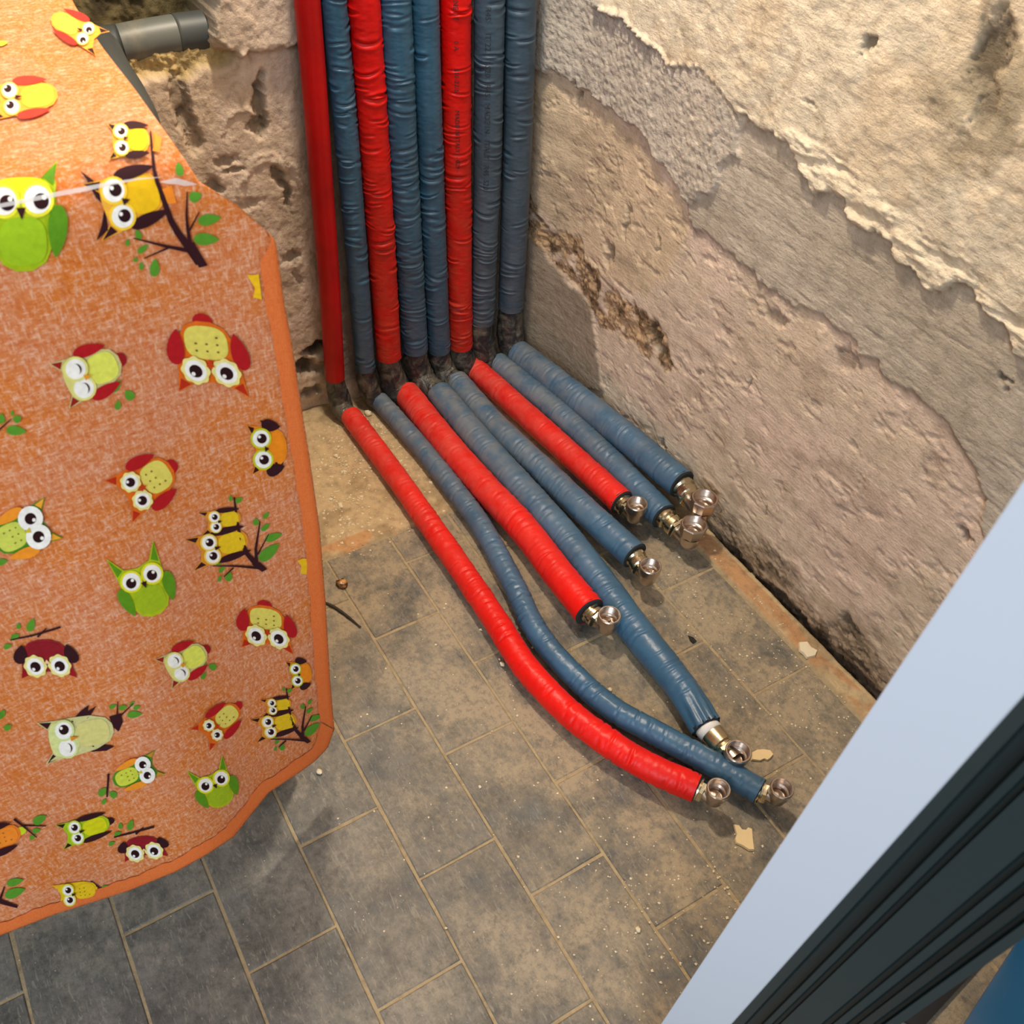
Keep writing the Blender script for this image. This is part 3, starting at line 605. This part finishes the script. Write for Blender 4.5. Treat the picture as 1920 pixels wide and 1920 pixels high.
# clear plastic strip across the front edge
cs = poly_at([(-300, 436), (-150, 412), (0, 385), (110, 362), (200, 345), (262, 336), (300, 334)], 60); wid = np.interp(np.arange(60), [0, 25, 45, 59], [7, 7, 9, 1])
q = np.stack([cs, cs + np.stack([0 * wid, wid], 1)], 1); mesh('clear_strip', hit(q, .0022).reshape(-1, 3), grid_faces(60, 2), M_CLEAR, cl)
q = poly_at([(300, 342), (330, 335), (368, 345)], 20); wid = 10 * np.sin(np.linspace(0, np.pi, 20)) + 1
q = np.stack([q, q + np.stack([0 * wid, wid], 1)], 1); mesh('clear_strip', hit(q, .0022).reshape(-1, 3), grid_faces(20, 2), M_CLEAR, cl)

# printed owls: flat print, each motif one thin mesh on the fabric
class Motif:
    def __init__(s): s.V = []; s.F = []; s.C = []; s.n = 0; s.layer = 0
    def shape(s, pts, c):
        pts = np.array(pts, float); ctr = pts.mean(0); k = len(pts); s.layer += 1
        rings = [ctr + (pts - ctr) * f for f in (.34, .67, 1)]; q = np.vstack([[ctr]] + rings)
        p = hit(q, .0009 + .00009 * s.layer); s.V.append(p); s.C.append(np.tile(lin(c), (len(p), 1)))
        F_ = [(s.n, s.n + 1 + i, s.n + 1 + (i + 1) % k) for i in range(k)]
        for r in (0, 1): F_ += [(s.n + 1 + r * k + i, s.n + 1 + (r + 1) * k + i, s.n + 1 + (r + 1) * k + (i + 1) % k, s.n + 1 + r * k + (i + 1) % k) for i in range(k)]
        s.F += F_; s.n += len(p)
    def build(s, name='owl_print', label=None):
        o = mesh(name, np.vstack(s.V), s.F, M_PRINT, cl, colr=np.vstack(s.C), smooth=False)
        if label: o['label'] = label
        return o
def ell(cx, cy, rx, ry, a=0, n=20):
    th = np.linspace(0, 2 * np.pi, n, endpoint=False); x = rx * np.cos(th); y = ry * np.sin(th); return np.stack([cx + x * math.cos(a) - y * math.sin(a), cy + x * math.sin(a) + y * math.cos(a)], 1)
def drop(cx, cy, rx, ry, a=0, n=20):                   # leaf / wing with a pointed end
    th = np.linspace(0, 2 * np.pi, n, endpoint=False); x = rx * np.sin(th) * (.5 + .5 * np.cos(th / 1.0)) ** .35; y = -ry * np.cos(th) * -1
    return np.stack([cx + x * math.cos(a) - y * math.sin(a), cy + x * math.sin(a) + y * math.cos(a)], 1)
def flower(cx, cy, r, n=8):
    th = np.linspace(0, 2 * np.pi, 48, endpoint=False); rr = r * (1 + .06 * np.cos(n * th)); return np.stack([cx + rr * np.cos(th), cy + rr * np.sin(th)], 1)
def sq(cx, cy, rx, ry, n=28, p=2.8):
    th = np.linspace(0, 2 * np.pi, n, endpoint=False); c, s_ = np.cos(th), np.sin(th); return np.stack([cx + rx * np.sign(c) * np.abs(c) ** (2 / p), cy + ry * np.sign(s_) * np.abs(s_) ** (2 / p)], 1)
DK = (52, 18, 26); WH = (246, 246, 240); RED = (178, 22, 30); LEAF = (88, 150, 42)
def owl(head, tail, width, body, belly, wing, eye='ring', ring=(240, 210, 70), ear=None, face=None, wings='side', skew=0, look=(.12, .1), halo=None, beak=None, dots=False, tails=None, earlen=1.0, eyes=('o', 'o'), er=.27):
    width *= 1.12; head = np.array(head, float); tail = np.array(tail, float); uy = (head - tail) / 2; c = (head + tail) / 2
    ux = np.array([-uy[1], uy[0]]); ux = ux / np.linalg.norm(ux) * width / 2
    ux = ux + uy / np.linalg.norm(uy) * skew * width / 2
    T_ = lambda p: c + np.asarray(p)[:, :1] * ux + np.asarray(p)[:, 1:] * uy
    m_ = Motif()
    asp = width / 2 / np.linalg.norm(uy)
    def sh(p, col_): m_.shape(T_(p), col_)
    e = ear or body
    if halo:
        sh(sq(0, .02, 1.0, .98), halo)
    if tails: sh(ell(0, -.95, .28, .22), tails)
    outline = [(-.98, 1.05 * earlen + .0), (-.55, .80), (0, .70), (.55, .80), (.98, 1.05 * earlen), (.90, .55), (.88, .1), (.80, -.4), (.55, -.8), (.2, -.95), (-.2, -.95), (-.55, -.8), (-.80, -.4), (-.88, .1), (-.90, .55)]
    sh(np.array(outline), body)
    for sx in (-1, 1): sh(np.array([(sx * .96, 1.0 * earlen), (sx * .60, .80), (sx * .86, .66)]), e if ear else DK)
    if face: sh(sq(0, .42, .82, .40), face)
    sh(sq(0, -.38, .60, .46), belly)
    if dots:
        for k in range(7): sh(ell(-.3 + .3 * (k % 3), -.15 - .2 * (k // 3), .04, .03, n=6), (120, 100, 40))
    for sx in (-1, 1):
        if wings == 'side': sh(drop(sx * .88, -.22, .30, .50, -sx * .18), wing)
        elif wings == 'out':
            sh(drop(sx * 1.15, -.30, .26, .42, sx * .9), wing)
            sh(np.array([(sx * 1.25, -.45), (sx * 1.75, -.55), (sx * 1.5, -.75), (sx * 1.55, -.95), (sx * 1.2, -.8), (sx * 1.05, -.5)]), wing)
        elif wings == 'back': sh(drop(sx * .80, -.35, .26, .60, -sx * .1), wing)
    for k, sx in enumerate((-1, 1)):
        ex, ey = sx * .43, .38; rx = er / .62; ry = er * asp / .62 * .95
        rx = er * 1.5; ry = rx * asp
        if eye == 'flower':
            f_ = flower(0, 0, 1.0); sh(np.stack([ex + f_[:, 0] * rx * 1.12, ey + f_[:, 1] * ry * 1.12], 1), (236, 228, 140)); sh(ell(ex, ey, rx * .86, ry * .86), WH)
        else: sh(ell(ex, ey, rx * 1.12, ry * 1.12), ring); sh(ell(ex, ey, rx * .90, ry * .90), WH)
        if eyes[k] == 'o':
            sh(ell(ex + look[0] * rx * 2, ey + look[1] * ry * 2, rx * .52, ry * .52), (40, 10, 16)); sh(ell(ex + look[0] * rx * 2 + rx * .22, ey + look[1] * ry * 2 + ry * .24, rx * .16, ry * .16), WH)
        else:
            th = np.linspace(.2, np.pi - .2, 9); o_ = np.stack([ex + rx * .5 * np.cos(th), ey + .0 - ry * .5 * np.sin(th)], 1); i_ = np.stack([ex + rx * .5 * np.cos(th), ey - ry * .34 * np.sin(th)], 1)
            for j in range(8): sh(np.array([o_[j], o_[j + 1], i_[j + 1], i_[j]]), DK)
    sh(np.array([(-.12, .24), (.12, .24), (0, .02)]), beak or DK)
    return m_
def leaves(ps, name='leaf_print', c=LEAF):
    for x, y, rx, ry, a in ps:
        m_ = Motif(); m_.shape(drop(x, y, rx, ry, math.radians(a)), c); m_.build(name)
def feathers(ps):
    for p, c in ps: m_ = Motif(); m_.shape(p, c); m_.build('feather_print')
def twigp(m_, pts, w0, w1, c=DK):
    pts = poly_at(pts, max(4, 2 * len(pts))); n_ = len(pts)
    for k in range(n_ - 1):
        a, b_ = pts[k], pts[k + 1]; d_ = b_ - a; nn = np.array([-d_[1], d_[0]]) / (np.linalg.norm(d_) + 1e-6)
        wa = w0 + (w1 - w0) * k / (n_ - 1); wb = w0 + (w1 - w0) * (k + 1) / (n_ - 1); m_.layer = min(m_.layer, 3)
        m_.shape([a + nn * wa / 2 - d_ * .06, a - nn * wa / 2 - d_ * .06, b_ - nn * wb / 2 + d_ * .06, b_ + nn * wb / 2 + d_ * .06], c)
OR = (226, 110, 24); CREAM = (230, 222, 140); LIME = (164, 190, 20); GRN = (92, 148, 24); YEL = (240, 200, 24)
# large green owl cut by the left edge of the picture
m_ = owl((36, 318), (46, 512), 132, LIME, (158, 196, 30), GRN, ring=(240, 236, 60), ear=GRN, earlen=1.05, face=(206, 214, 30), er=.25, look=(.12, -.06)); m_.build(label='lime green owl print')
# two owls on a branch near the top fold
m_ = Motif(); twigp(m_, [(283, 250), (290, 330), (308, 380), (322, 420), (352, 462), (372, 490)], 3, 16); twigp(m_, [(352, 468), (310, 460), (250, 445)], 8, 2); twigp(m_, [(316, 462), (270, 482)], 4, 2); twigp(m_, [(356, 460), (348, 410), (350, 360)], 8, 2); twigp(m_, [(354, 430), (372, 396)], 4, 2); m_.shape([(345, 455), (362, 452), (388, 496), (372, 500)], DK); m_.build('branch_print')
leaves([(366, 368, 12, 12, 70), (392, 410, 13, 22, 80), (386, 447, 14, 24, 92), (289, 500, 11, 17, 5), (267, 465, 7, 12, 50), (258, 438, 7, 10, -20), (238, 453, 5, 7, 0), (253, 485, 5, 5, 0), (264, 497, 5, 8, 0), (336, 318, 9, 13, -10)])
m_ = owl((205, 268), (283, 265), 60, (238, 190, 60), YEL, DK, ring=(250, 220, 90), face=(244, 160, 50), er=.26, wings='back', look=(-.02, -.05)); m_.build()
m_ = owl((183, 395), (305, 352), 100, (240, 170, 50), (238, 190, 20), DK, ring=(250, 210, 60), face=(244, 180, 60), er=.27, wings='back', look=(0, -.08), earlen=1.15); m_.build()
feathers([([(150, 322), (176, 340), (196, 386), (180, 372), (162, 338)], DK), ([(196, 386), (202, 430), (180, 450), (190, 420)], DK), ([(302, 355), (322, 348), (330, 380), (308, 382)], (240, 140, 40)), ([(288, 250), (304, 262), (300, 288), (286, 285)], (244, 150, 50))])
# top face owls, strong light painted in as paler print colours
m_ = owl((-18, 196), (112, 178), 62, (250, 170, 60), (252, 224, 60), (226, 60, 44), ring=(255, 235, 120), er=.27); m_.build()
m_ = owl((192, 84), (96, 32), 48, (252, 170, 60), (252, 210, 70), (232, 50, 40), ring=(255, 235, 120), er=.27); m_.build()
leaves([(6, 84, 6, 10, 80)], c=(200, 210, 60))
# sleeping cream owls
for hd, tl, wd, lv in (((112, 722), (226, 672), 84, [(217, 722, 9, 14, 35), (241, 739, 11, 11, -40), (220, 758, 7, 9, 10)]), ((306, 1262), (386, 1216), 58, [(380, 1244, 6, 10, 20), (397, 1249, 8, 8, -70), (381, 1266, 5, 7, 30)])):
    m_ = owl(hd, tl, wd, (206, 196, 130), (226, 232, 96), RED, ring=(228, 226, 130), ear=(150, 30, 24), halo=None, face=(226, 220, 130), eyes=('c', 'c'), er=.30, beak=(230, 150, 40), tails=(150, 20, 28)); m_.build(label='sleeping cream owl print'); leaves(lv)
# orange owls with flower eyes and red wings
for hd, tl, wd, sk in (((400, 736), (378, 598), 118, -.25), ((222, 938), (322, 872), 86, 0), ((500, 1218), (495, 1132), 88, -.2), ((374, 1386), (446, 1322), 50, 0)):
    m_ = owl(hd, tl, wd, OR, (226, 214, 100), RED, eye='flower', ear=(186, 44, 20), dots=True, er=.235, beak=(196, 60, 20), tails=RED, skew=sk, look=(0, .02)); m_.build(label='orange owl print with red wings')
# orange owls with dark raised wings, cut by the hem
for hd, tl, wd in (((468, 842), (538, 834), 84), ((540, 1266), (584, 1258), 48)):
    m_ = owl(hd, tl, wd, (240, 142, 26), (240, 142, 26), DK, ring=(196, 206, 40), er=.25, wings='side', look=(0, -.04)); m_.build(label='orange owl print with dark wings')
feathers([([(486, 786), (500, 790), (518, 798), (520, 806), (506, 806), (494, 800)], DK), ([(524, 858), (532, 862), (526, 878), (514, 888), (506, 890), (512, 868)], DK)])
# green owls with orange wings
m_ = owl((98, 970), (-14, 1020), 76, (76, 140, 30), (206, 216, 90), (240, 150, 40), ring=WH, ear=(240, 170, 50), dots=True, er=.33, look=(0, 0), beak=(210, 190, 60)); m_.build()
m_ = owl((298, 1428), (210, 1466), 44, (76, 140, 30), (206, 216, 70), (240, 150, 40), ring=WH, ear=(200, 140, 50), dots=True, er=.36, look=(0, 0), beak=(210, 190, 60)); m_.build()
m_ = Motif(); twigp(m_, [(203, 1450), (200, 1492)], 4, 3); m_.build('branch_print'); leaves([(192, 1483, 8, 10, 40), (211, 1488, 8, 8, -60), (195, 1501, 5, 6, 40)])
# lime green owls
for hd, tl, wd, sk in (((250, 1048), (294, 1154), 86, 0), ((388, 1442), (420, 1512), 66, 0)):
    m_ = owl(hd, tl, wd, (178, 196, 22), (160, 190, 30), GRN, ring=(226, 226, 40), ear=GRN, er=.26, earlen=1.3, skew=sk, look=(-.04, -.06)); m_.build(label='lime green owl print')
# pairs on a branch
for k, (ox, oy, s_) in enumerate(((0, 0, 1.0), (72, 338, .74))):
    q = lambda pts: [(430 + (x - 430) * s_ + ox * 1.0 + (28 if k else 0), 1010 + (y - 1010) * s_ * .92 + oy) for x, y in pts]
    m_ = Motif(); twigp(m_, q([(438, 925), (444, 980), (450, 1010), (462, 1040), (482, 1064)]), 3 * s_, 10 * s_); twigp(m_, q([(480, 1066), (478, 1030), (486, 974)]), 7 * s_, 2); twigp(m_, q([(482, 1040), (502, 1000)]), 3, 1.5); twigp(m_, q([(482, 1068), (440, 1064), (398, 1064)]), 5 * s_, 1.5); twigp(m_, q([(436, 1068), (418, 1086)]), 3, 1.5); m_.shape(q([(470, 1060), (486, 1056), (500, 1070), (490, 1076)]), DK); m_.build('branch_print')
    L_ = [(447, 930, 6, 8, 60), (431, 926, 4, 6, 0), (498, 961, 5, 8, 40), (479, 974, 7, 7, 0), (497, 985, 6, 10, 50), (512, 1005, 9, 17, 70), (504, 1036, 13, 24, 50), (428, 1086, 8, 9, 20), (415, 1071, 5, 8, 40), (408, 1058, 5, 5, 0), (411, 1090, 4, 6, 20)]
    leaves([(*q([(x, y)])[0], rx * s_, ry * s_, a) for x, y, rx, ry, a in L_])
    for hd, tl, wd in (((378, 978), (452, 964), 40), ((360, 1040), (466, 1006), 56)):
        a, b_ = q([hd, tl]); m_ = owl(a, b_, wd * s_, (226, 150, 40), (232, 196, 30), DK, ring=(240, 210, 90), er=.31, wings='back', earlen=1.1, look=(0, -.04)); m_.build(label='small yellow owl print on a branch')
# maroon owls hanging from a branch
for hd, tl, wd, s_ in (((92, 1268), (80, 1196), 94, 1.0), ((274, 1608), (262, 1566), 74, .8)):
    m_ = owl(hd, tl, wd, (150, 28, 40), (140, 24, 36), DK, eye='flower', ear=(160, 20, 30), er=.235, skew=-.15, beak=(240, 200, 150), look=(0, .02)); m_.build(label='maroon owl print')
    x, y = tl; m_ = Motif(); twigp(m_, [(x - 60 * s_, y + 2), (x - 20 * s_, y - 6), (x + 32 * s_, y - 22 * s_)], 3, 4); twigp(m_, [(x - 10 * s_, y - 4), (x + 6, y - 20 * s_)], 4, 2); m_.build('branch_print')
    leaves([(x - 22 * s_, y - 26 * s_, 9 * s_, 13 * s_, 20), (x - 52 * s_, y - 4, 7 * s_, 9 * s_, 60), (x - 46 * s_, y - 24 * s_, 5, 6, 0), (x - 66 * s_, y + 14, 6 * s_, 8 * s_, 70)])
# winking cream owl
m_ = owl((80, 1392), (215, 1362), 72, (206, 204, 140), (216, 210, 130), DK, ring=(214, 228, 150), face=(220, 226, 150), er=.30, eyes=('c', 'o'), beak=(224, 140, 40), look=(.05, -.02), wings='none'); m_.build(label='winking cream owl print')
feathers([([(132, 1352), (150, 1332), (166, 1320), (164, 1332), (180, 1322), (168, 1342), (150, 1354)], DK), ([(158, 1400), (180, 1392), (206, 1396), (214, 1398), (200, 1406), (172, 1408)], DK)])
m_ = Motif(); m_.shape([(204, 1342), (226, 1336), (230, 1352), (222, 1370), (212, 1362)], DK); twigp(m_, [(222, 1344), (248, 1318)], 3, 1.5); twigp(m_, [(219, 1340), (220, 1314)], 3, 1.5); m_.build('branch_print')
leaves([(252, 1338, 8, 14, 85), (230, 1325, 6, 8, 70), (211, 1323, 5, 7, 60), (256, 1325, 5, 7, 70), (247, 1318, 4, 6, 40)])
# lime owl with dark wings, yellow owl, orange owl at the edge
m_ = owl((112, 1568), (206, 1538), 44, (168, 200, 30), (214, 214, 20), DK, ring=(196, 220, 60), er=.32, wings='back', look=(0, -.02), tails=DK); m_.build()
m_ = owl((102, 1680), (184, 1664), 40, (234, 196, 24), (236, 200, 30), (234, 196, 24), ring=(226, 226, 60), ear=(240, 180, 40), er=.32, wings='none', look=(0, -.03), dots=True); m_.build(label='yellow owl print')
for bs in ([([(170, 1652), (200, 1672)], 4, 2)], [([(40, 1546), (85, 1547)], 3, 2), ([(26, 1534), (44, 1548), (68, 1568)], 5, 2)], [([(-10, 1685), (12, 1692), (32, 1698)], 10, 5), ([(0, 1684), (8, 1660)], 5, 2)], [([(-20, 822), (2, 800), (20, 784)], 4, 2)]):
    m_ = Motif()
    for b_ in bs: twigp(m_, *b_)
    m_.build('branch_print')
leaves([(74, 1535, 10, 14, 60), (68, 1556, 6, 8, 80), (60, 1568, 5, 6, 40), (200, 1663, 6, 10, 85), (28, 1672, 11, 20, 70), (28, 1652, 9, 16, 75), (2, 783, 8, 10, 0), (32, 784, 9, 8, 60), (30, 806, 11, 19, 95), (22, 773, 4, 5, 0), (2, 1052, 8, 12, 80), (0, 1340, 8, 8, 60), (14, 1362, 7, 8, 60), (4, 1336, 7, 8, 30)])
m_ = owl((-60, 1590), (40, 1556), 48, (236, 130, 40), (240, 140, 40), DK, ring=(240, 220, 60), dots=True, er=.3, tails=(200, 220, 30)); m_.build()
m_ = Motif(); m_.shape([(462, 514), (478, 514), (484, 512), (490, 560), (474, 556), (478, 540)], (246, 196, 30)); m_.build('crown_print')
m_ = Motif(); m_.shape([(556, 1050), (566, 1046), (576, 1046), (576, 1076), (562, 1074), (564, 1060)], (236, 190, 30)); m_.build('crown_print')

# cabinet under the cloth
cb = thing('cabinet', (.36, 1.15, 0), 'grey cabinet standing hidden beneath the orange owl cloth', 'cabinet')
def box(name, x0, x1, y0, y1, z0, z1, mt, parent, bev=.004):
    V_ = [(x, y, z) for z in (z0, z1) for x, y in ((x0, y0), (x1, y0), (x1, y1), (x0, y1))]
    o = mesh(name, V_, [(3, 2, 1, 0), (4, 5, 6, 7), (0, 1, 5, 4), (1, 2, 6, 5), (2, 3, 7, 6), (3, 0, 4, 7)], mt, parent, smooth=False)
    if bev: md = o.modifiers.new('b', 'BEVEL'); md.width = bev; md.segments = 2
    return o
box('body', .18, .62, .702, 1.40, .03, .745, M_CAB, cb); box('plinth', .20, .60, .705, 1.39, .001, .03, M_BLK, cb, .002)

# ------------------------------------------------------------------ upright door frame by the camera
def az(a, d): a = math.radians(a); return np.array([CAM[0] + d * math.cos(a), CAM[1] + d * math.sin(a)])
d1 = thing('door_1', (float(az(-100, .28)[0]), float(az(-100, .28)[1]), 0), None, None); d1['kind'] = 'structure'
def extrude(name, plan, mt, z0=.001, z1=2.3, bev=0):
    n_ = len(plan); V_ = [(*p, z) for z in (z0, z1) for p in plan]
    F_ = [(i, (i + 1) % n_, n_ + (i + 1) % n_, n_ + i) for i in range(n_)] + [tuple(range(n_))[::-1], tuple(range(n_, 2 * n_))]
    o = mesh(name, V_, F_, mt, d1, smooth=False)
    if bev: md = o.modifiers.new('b', 'BEVEL'); md.width = bev; md.segments = 3; md.limit_method = 'ANGLE'
    return o
A, B = az(-109.1, .262), az(-100.55, .275)
back = np.array([.0, -.030])
extrude('jamb_board', [A, A + back, B + back * .4, B], M_PANEL, bev=.0008)
# ribbed dark metal profile: plan outline as azimuth, distance pairs
prof = [(-100.5, .278), (-99.2, .281), (-98.9, .290), (-97.6, .290), (-97.3, .281), (-96.6, .281), (-96.4, .286), (-96.0, .286), (-95.8, .281), (-92.6, .285), (-92.4, .290), (-91.9, .290), (-91.7, .285), (-90.9, .286), (-90.7, .292), (-90.2, .292), (-90.0, .286), (-89.2, .284), (-89.0, .291), (-88.7, .291), (-88.4, .286), (-87.5, .288), (-87.5, .335), (-100.5, .335)]
extrude('metal_profile', [az(a, r) for a, r in prof][::-1], M_DARK)
# black floor strip and blue tub beyond the frame
th_ = on(np.array([(1725, 1932), (1884, 1757), (1990, 1640), (1700, 1560), (1500, 1800)], float), 2, .004)
tz = thing('black_floor_strip', (float(th_[0][0]), float(th_[0][1]), 0), 'black strip on the floor at the foot of the dark ribbed door frame', 'floor_strip')
n_ = 5; mesh('strip', [(*p[:2], z) for z in (.0008, .006) for p in th_], [(i, (i + 1) % n_, n_ + (i + 1) % n_, n_ + i) for i in range(n_)] + [tuple(range(n_))[::-1], tuple(range(n_, 2 * n_))], M_BLK, tz, smooth=False)
bl = on(np.array([(1802, 1925), (1925, 1735)], float), 2, .02)
e_ = bl[1] - bl[0]; e_[2] = 0; e_ /= np.linalg.norm(e_); nn = np.array([-e_[1], e_[0], 0]); nn = nn if nn[0] > 0 else -nn
a0 = bl[0] - e_ * .10; a1 = bl[1] + e_ * .04
tb = thing('blue_tub', (float(a0[0]), float(a0[1]), 0), 'bright blue plastic tub at the lower right corner beyond the door frame', 'tub')
pl = [a0, a1, a1 + nn * .24, a0 + nn * .24]
ctr = sum(pl) / 4
def rrect(sc_, z, n=8, r=.03):
    out = []
    for i in range(4):
        c_ = ctr + (pl[i] - ctr) * sc_; p0 = ctr + (pl[i - 1] - ctr) * sc_; p1 = ctr + (pl[(i + 1) % 4] - ctr) * sc_; u0 = (p0 - c_) / np.linalg.norm(p0 - c_); u1 = (p1 - c_) / np.linalg.norm(p1 - c_)
        for k in range(n):
            t_ = k / (n - 1); q = c_ + u0 * r * (1 - t_) ** 2 + u1 * r * t_ ** 2; out.append((q[0], q[1], z))
    return np.array(out)
R_ = [rrect(.80, .001), rrect(.985, .02 * .5), rrect(1.0, .020), rrect(1.05, .165), rrect(1.10, .170), rrect(1.10, .178), rrect(1.02, .178), rrect(.96, .05), rrect(.80, .012)]
R_ = [rrect(.90, .001), rrect(.985, .012), rrect(1.0, .03), rrect(1.0, .40), rrect(1.03, .405), rrect(1.03, .42), rrect(.97, .42), rrect(.96, .02)]
V_ = np.concatenate(R_); kk = len(R_[0]); F_ = grid_faces(len(R_), kk, True).tolist() + [tuple(range(kk))[::-1], tuple(range(len(V_) - kk, len(V_)))]
mesh('shell', V_, F_, M_BLUEP, tb)

# ------------------------------------------------------------------ crumbs, chips and grit
def lump(name, px, r, mt, label, cat, group=None, sq_=.7, seed=0):
    c = on(px, 2, r * sq_ * .8); rg = np.random.default_rng(seed + int(px[0])); n1, n2 = 7, 10; V_ = []
    for i in range(n1 + 1):
        ph = math.pi * i / n1
        for j in range(n2):
            t_ = 2 * math.pi * j / n2; q = r * rg.uniform(.72, 1.15); V_.append((q * math.sin(ph) * math.cos(t_), q * math.sin(ph) * math.sin(t_) * .85, q * math.cos(ph) * sq_))
    V_ = np.array(V_) + c; V_[:, 2] = np.maximum(V_[:, 2], .0003)
    o = mesh(name, V_ - c, grid_faces(n1 + 1, n2, True)[:, ::-1], mt); o.location = c; return setp(o, label, cat, group)
for px, r, lb in (((630, 855), .0042, 'pale plaster crumb on the sandy floor beside the cloth hem'), ((807, 905), .0040, 'pale plaster crumb between the leftmost red and thin blue pipes'), ((942, 1245), .0044, 'cream plaster crumb on the tiles left of the curving red pipe'), ((1144, 1293), .0034, 'small white crumb between the thin blue and widest blue pipes'), ((599, 1447), .0042, 'white crumb on dark tiles at the cloth hem corner'), ((1197, 1743), .0036, 'whitish crumb on the floor near the pale door jamb'), ((690, 775), .0075, 'flat pale plaster lump beside the bend of the thin blue pipe'), ((900, 1475), .0024, 'tiny white crumb on the middle of the open floor')):
    lump('plaster_crumb', px, r, M_CRUMB, lb, 'crumb')
def flake(name, pts, h, mt, label, cat):
    p = on(np.array(pts, float), 2, .001); c = p.mean(0); n_ = len(p); V_ = []
    V_ = [q - c for q in p] + [(c + (q - c) * .93 + [0, 0, h]) - c for q in p] + [np.array([0, 0, h * 1.1])]
    F_ = [(i, (i + 1) % n_, n_ + (i + 1) % n_, n_ + i) for i in range(n_)] + [(n_ + i, n_ + (i + 1) % n_, 2 * n_) for i in range(n_)] + [tuple(range(n_))[::-1]]
    F_ = [f_[::-1] for f_ in F_]
    o = mesh(name, V_, F_, mt, smooth=False); o.location = c; return setp(o, label, cat)
flake('wood_chip', [(1374, 1546), (1384, 1548), (1390, 1556), (1398, 1557), (1402, 1552), (1410, 1555), (1411, 1570), (1412, 1580), (1414, 1596), (1404, 1596), (1392, 1588), (1379, 1582), (1377, 1574), (1380, 1566)], .003, M_CHIP, 'pale ragged wood chip lying alone in front of the leftmost red pipe end', 'chip')
flake('wood_chip', [(1408, 1412), (1418, 1407), (1430, 1406), (1444, 1408), (1450, 1416), (1444, 1423), (1438, 1427), (1432, 1424), (1424, 1428), (1408, 1426)], .003, M_CHIP, 'pale chip beside the elbow of the widest blue pipe', 'chip')
flake('plaster_flake', [(1496, 1206), (1512, 1205), (1520, 1216), (1532, 1222), (1528, 1232), (1512, 1236), (1506, 1228), (1498, 1222)], .004, M_CRUMB, 'white plaster flake on the floor near the base of the right wall', 'flake')
flake('black_shard', [(1290, 1192), (1300, 1196), (1306, 1203), (1300, 1207), (1294, 1202)], .0015, M_SHARD, 'small black shard on the dusty floor right of the widest blue pipe', 'shard')
sh_ = lump('nut_shell', (641, 1094), .0095, M_SHELL, 'broken brown nut shell on the floor beside the cloth hem', 'shell', sq_=.5); 
tp = on(np.array([(606, 1128), (630, 1140), (655, 1158), (676, 1176)], float), 2, .0022)
tw = tube('dark_twig', tp, [.0016, .0022, .0019, .0010], M_TWIG, None, ds=.003, nt_=8, cap=True, disp=lambda S, T, L: .0006 * (noise(S * 300, T, 3) - .5))[0]
setp(tw, 'thin dark twig on the tiles just below the brown nut shell', 'twig')
# loose grit nobody could count
pts = []
def scatter(cx, cy, sx, sy, n): pts.extend([(rng.normal(cx, sx), rng.normal(cy, sy)) for _ in range(n)])
for a in ((.10, .425, .05, .025, 220), (.20, .455, .04, .03, 260), (.27, .49, .03, .02, 120), (.16, .35, .08, .006, 80), (.30, .40, .02, .03, 60), (.10, .345, .03, .005, 60), (.85, .10, .16, .07, 500), (1.02, .40, .10, .07, 420), (.65, .5, .3, .15, 150), (.66, .02, .15, .006, 120), (.85, .5, .25, .2, 130)): scatter(*a)
V_ = []; F_ = []
for x, y in pts:
    if x < .02 or y < .012 or x > 1.5 or y > 1.2 or (x > .98 and y < .27) or (x < .66 and y > .62): continue
    r = abs(rng.normal(0, .0011)) + .0005; r = min(r, .0034)
    if x > .6: r = min(r * .75, .0018)
    k = len(V_); e = rng.uniform(.6, 1.3, 6) * r; zz = .001 if x < .315 else .0
    a = rng.uniform(0, 6.28); ca, sa = math.cos(a), math.sin(a)
    V_ += [(x + ca * e[0], y + sa * e[0], zz + r * .4), (x - sa * e[1], y + ca * e[1], zz + r * .4), (x - ca * e[2], y - sa * e[2], zz + r * .4), (x + sa * e[3], y - ca * e[3], zz + r * .4), (x, y, zz + r), (x, y, zz)]
    F_ += [(k, k + 1, k + 4), (k + 1, k + 2, k + 4), (k + 2, k + 3, k + 4), (k + 3, k, k + 4), (k + 1, k, k + 5), (k + 2, k + 1, k + 5), (k + 3, k + 2, k + 5), (k, k + 3, k + 5)]
gr = mesh('loose_grit', V_, F_, M_CRUMB, smooth=False); setp(gr, 'fine pale plaster grit scattered over the floor around the pipes', 'grit', kind='stuff')

for o in bpy.data.objects:
    if '_w' in o: del o['_w']
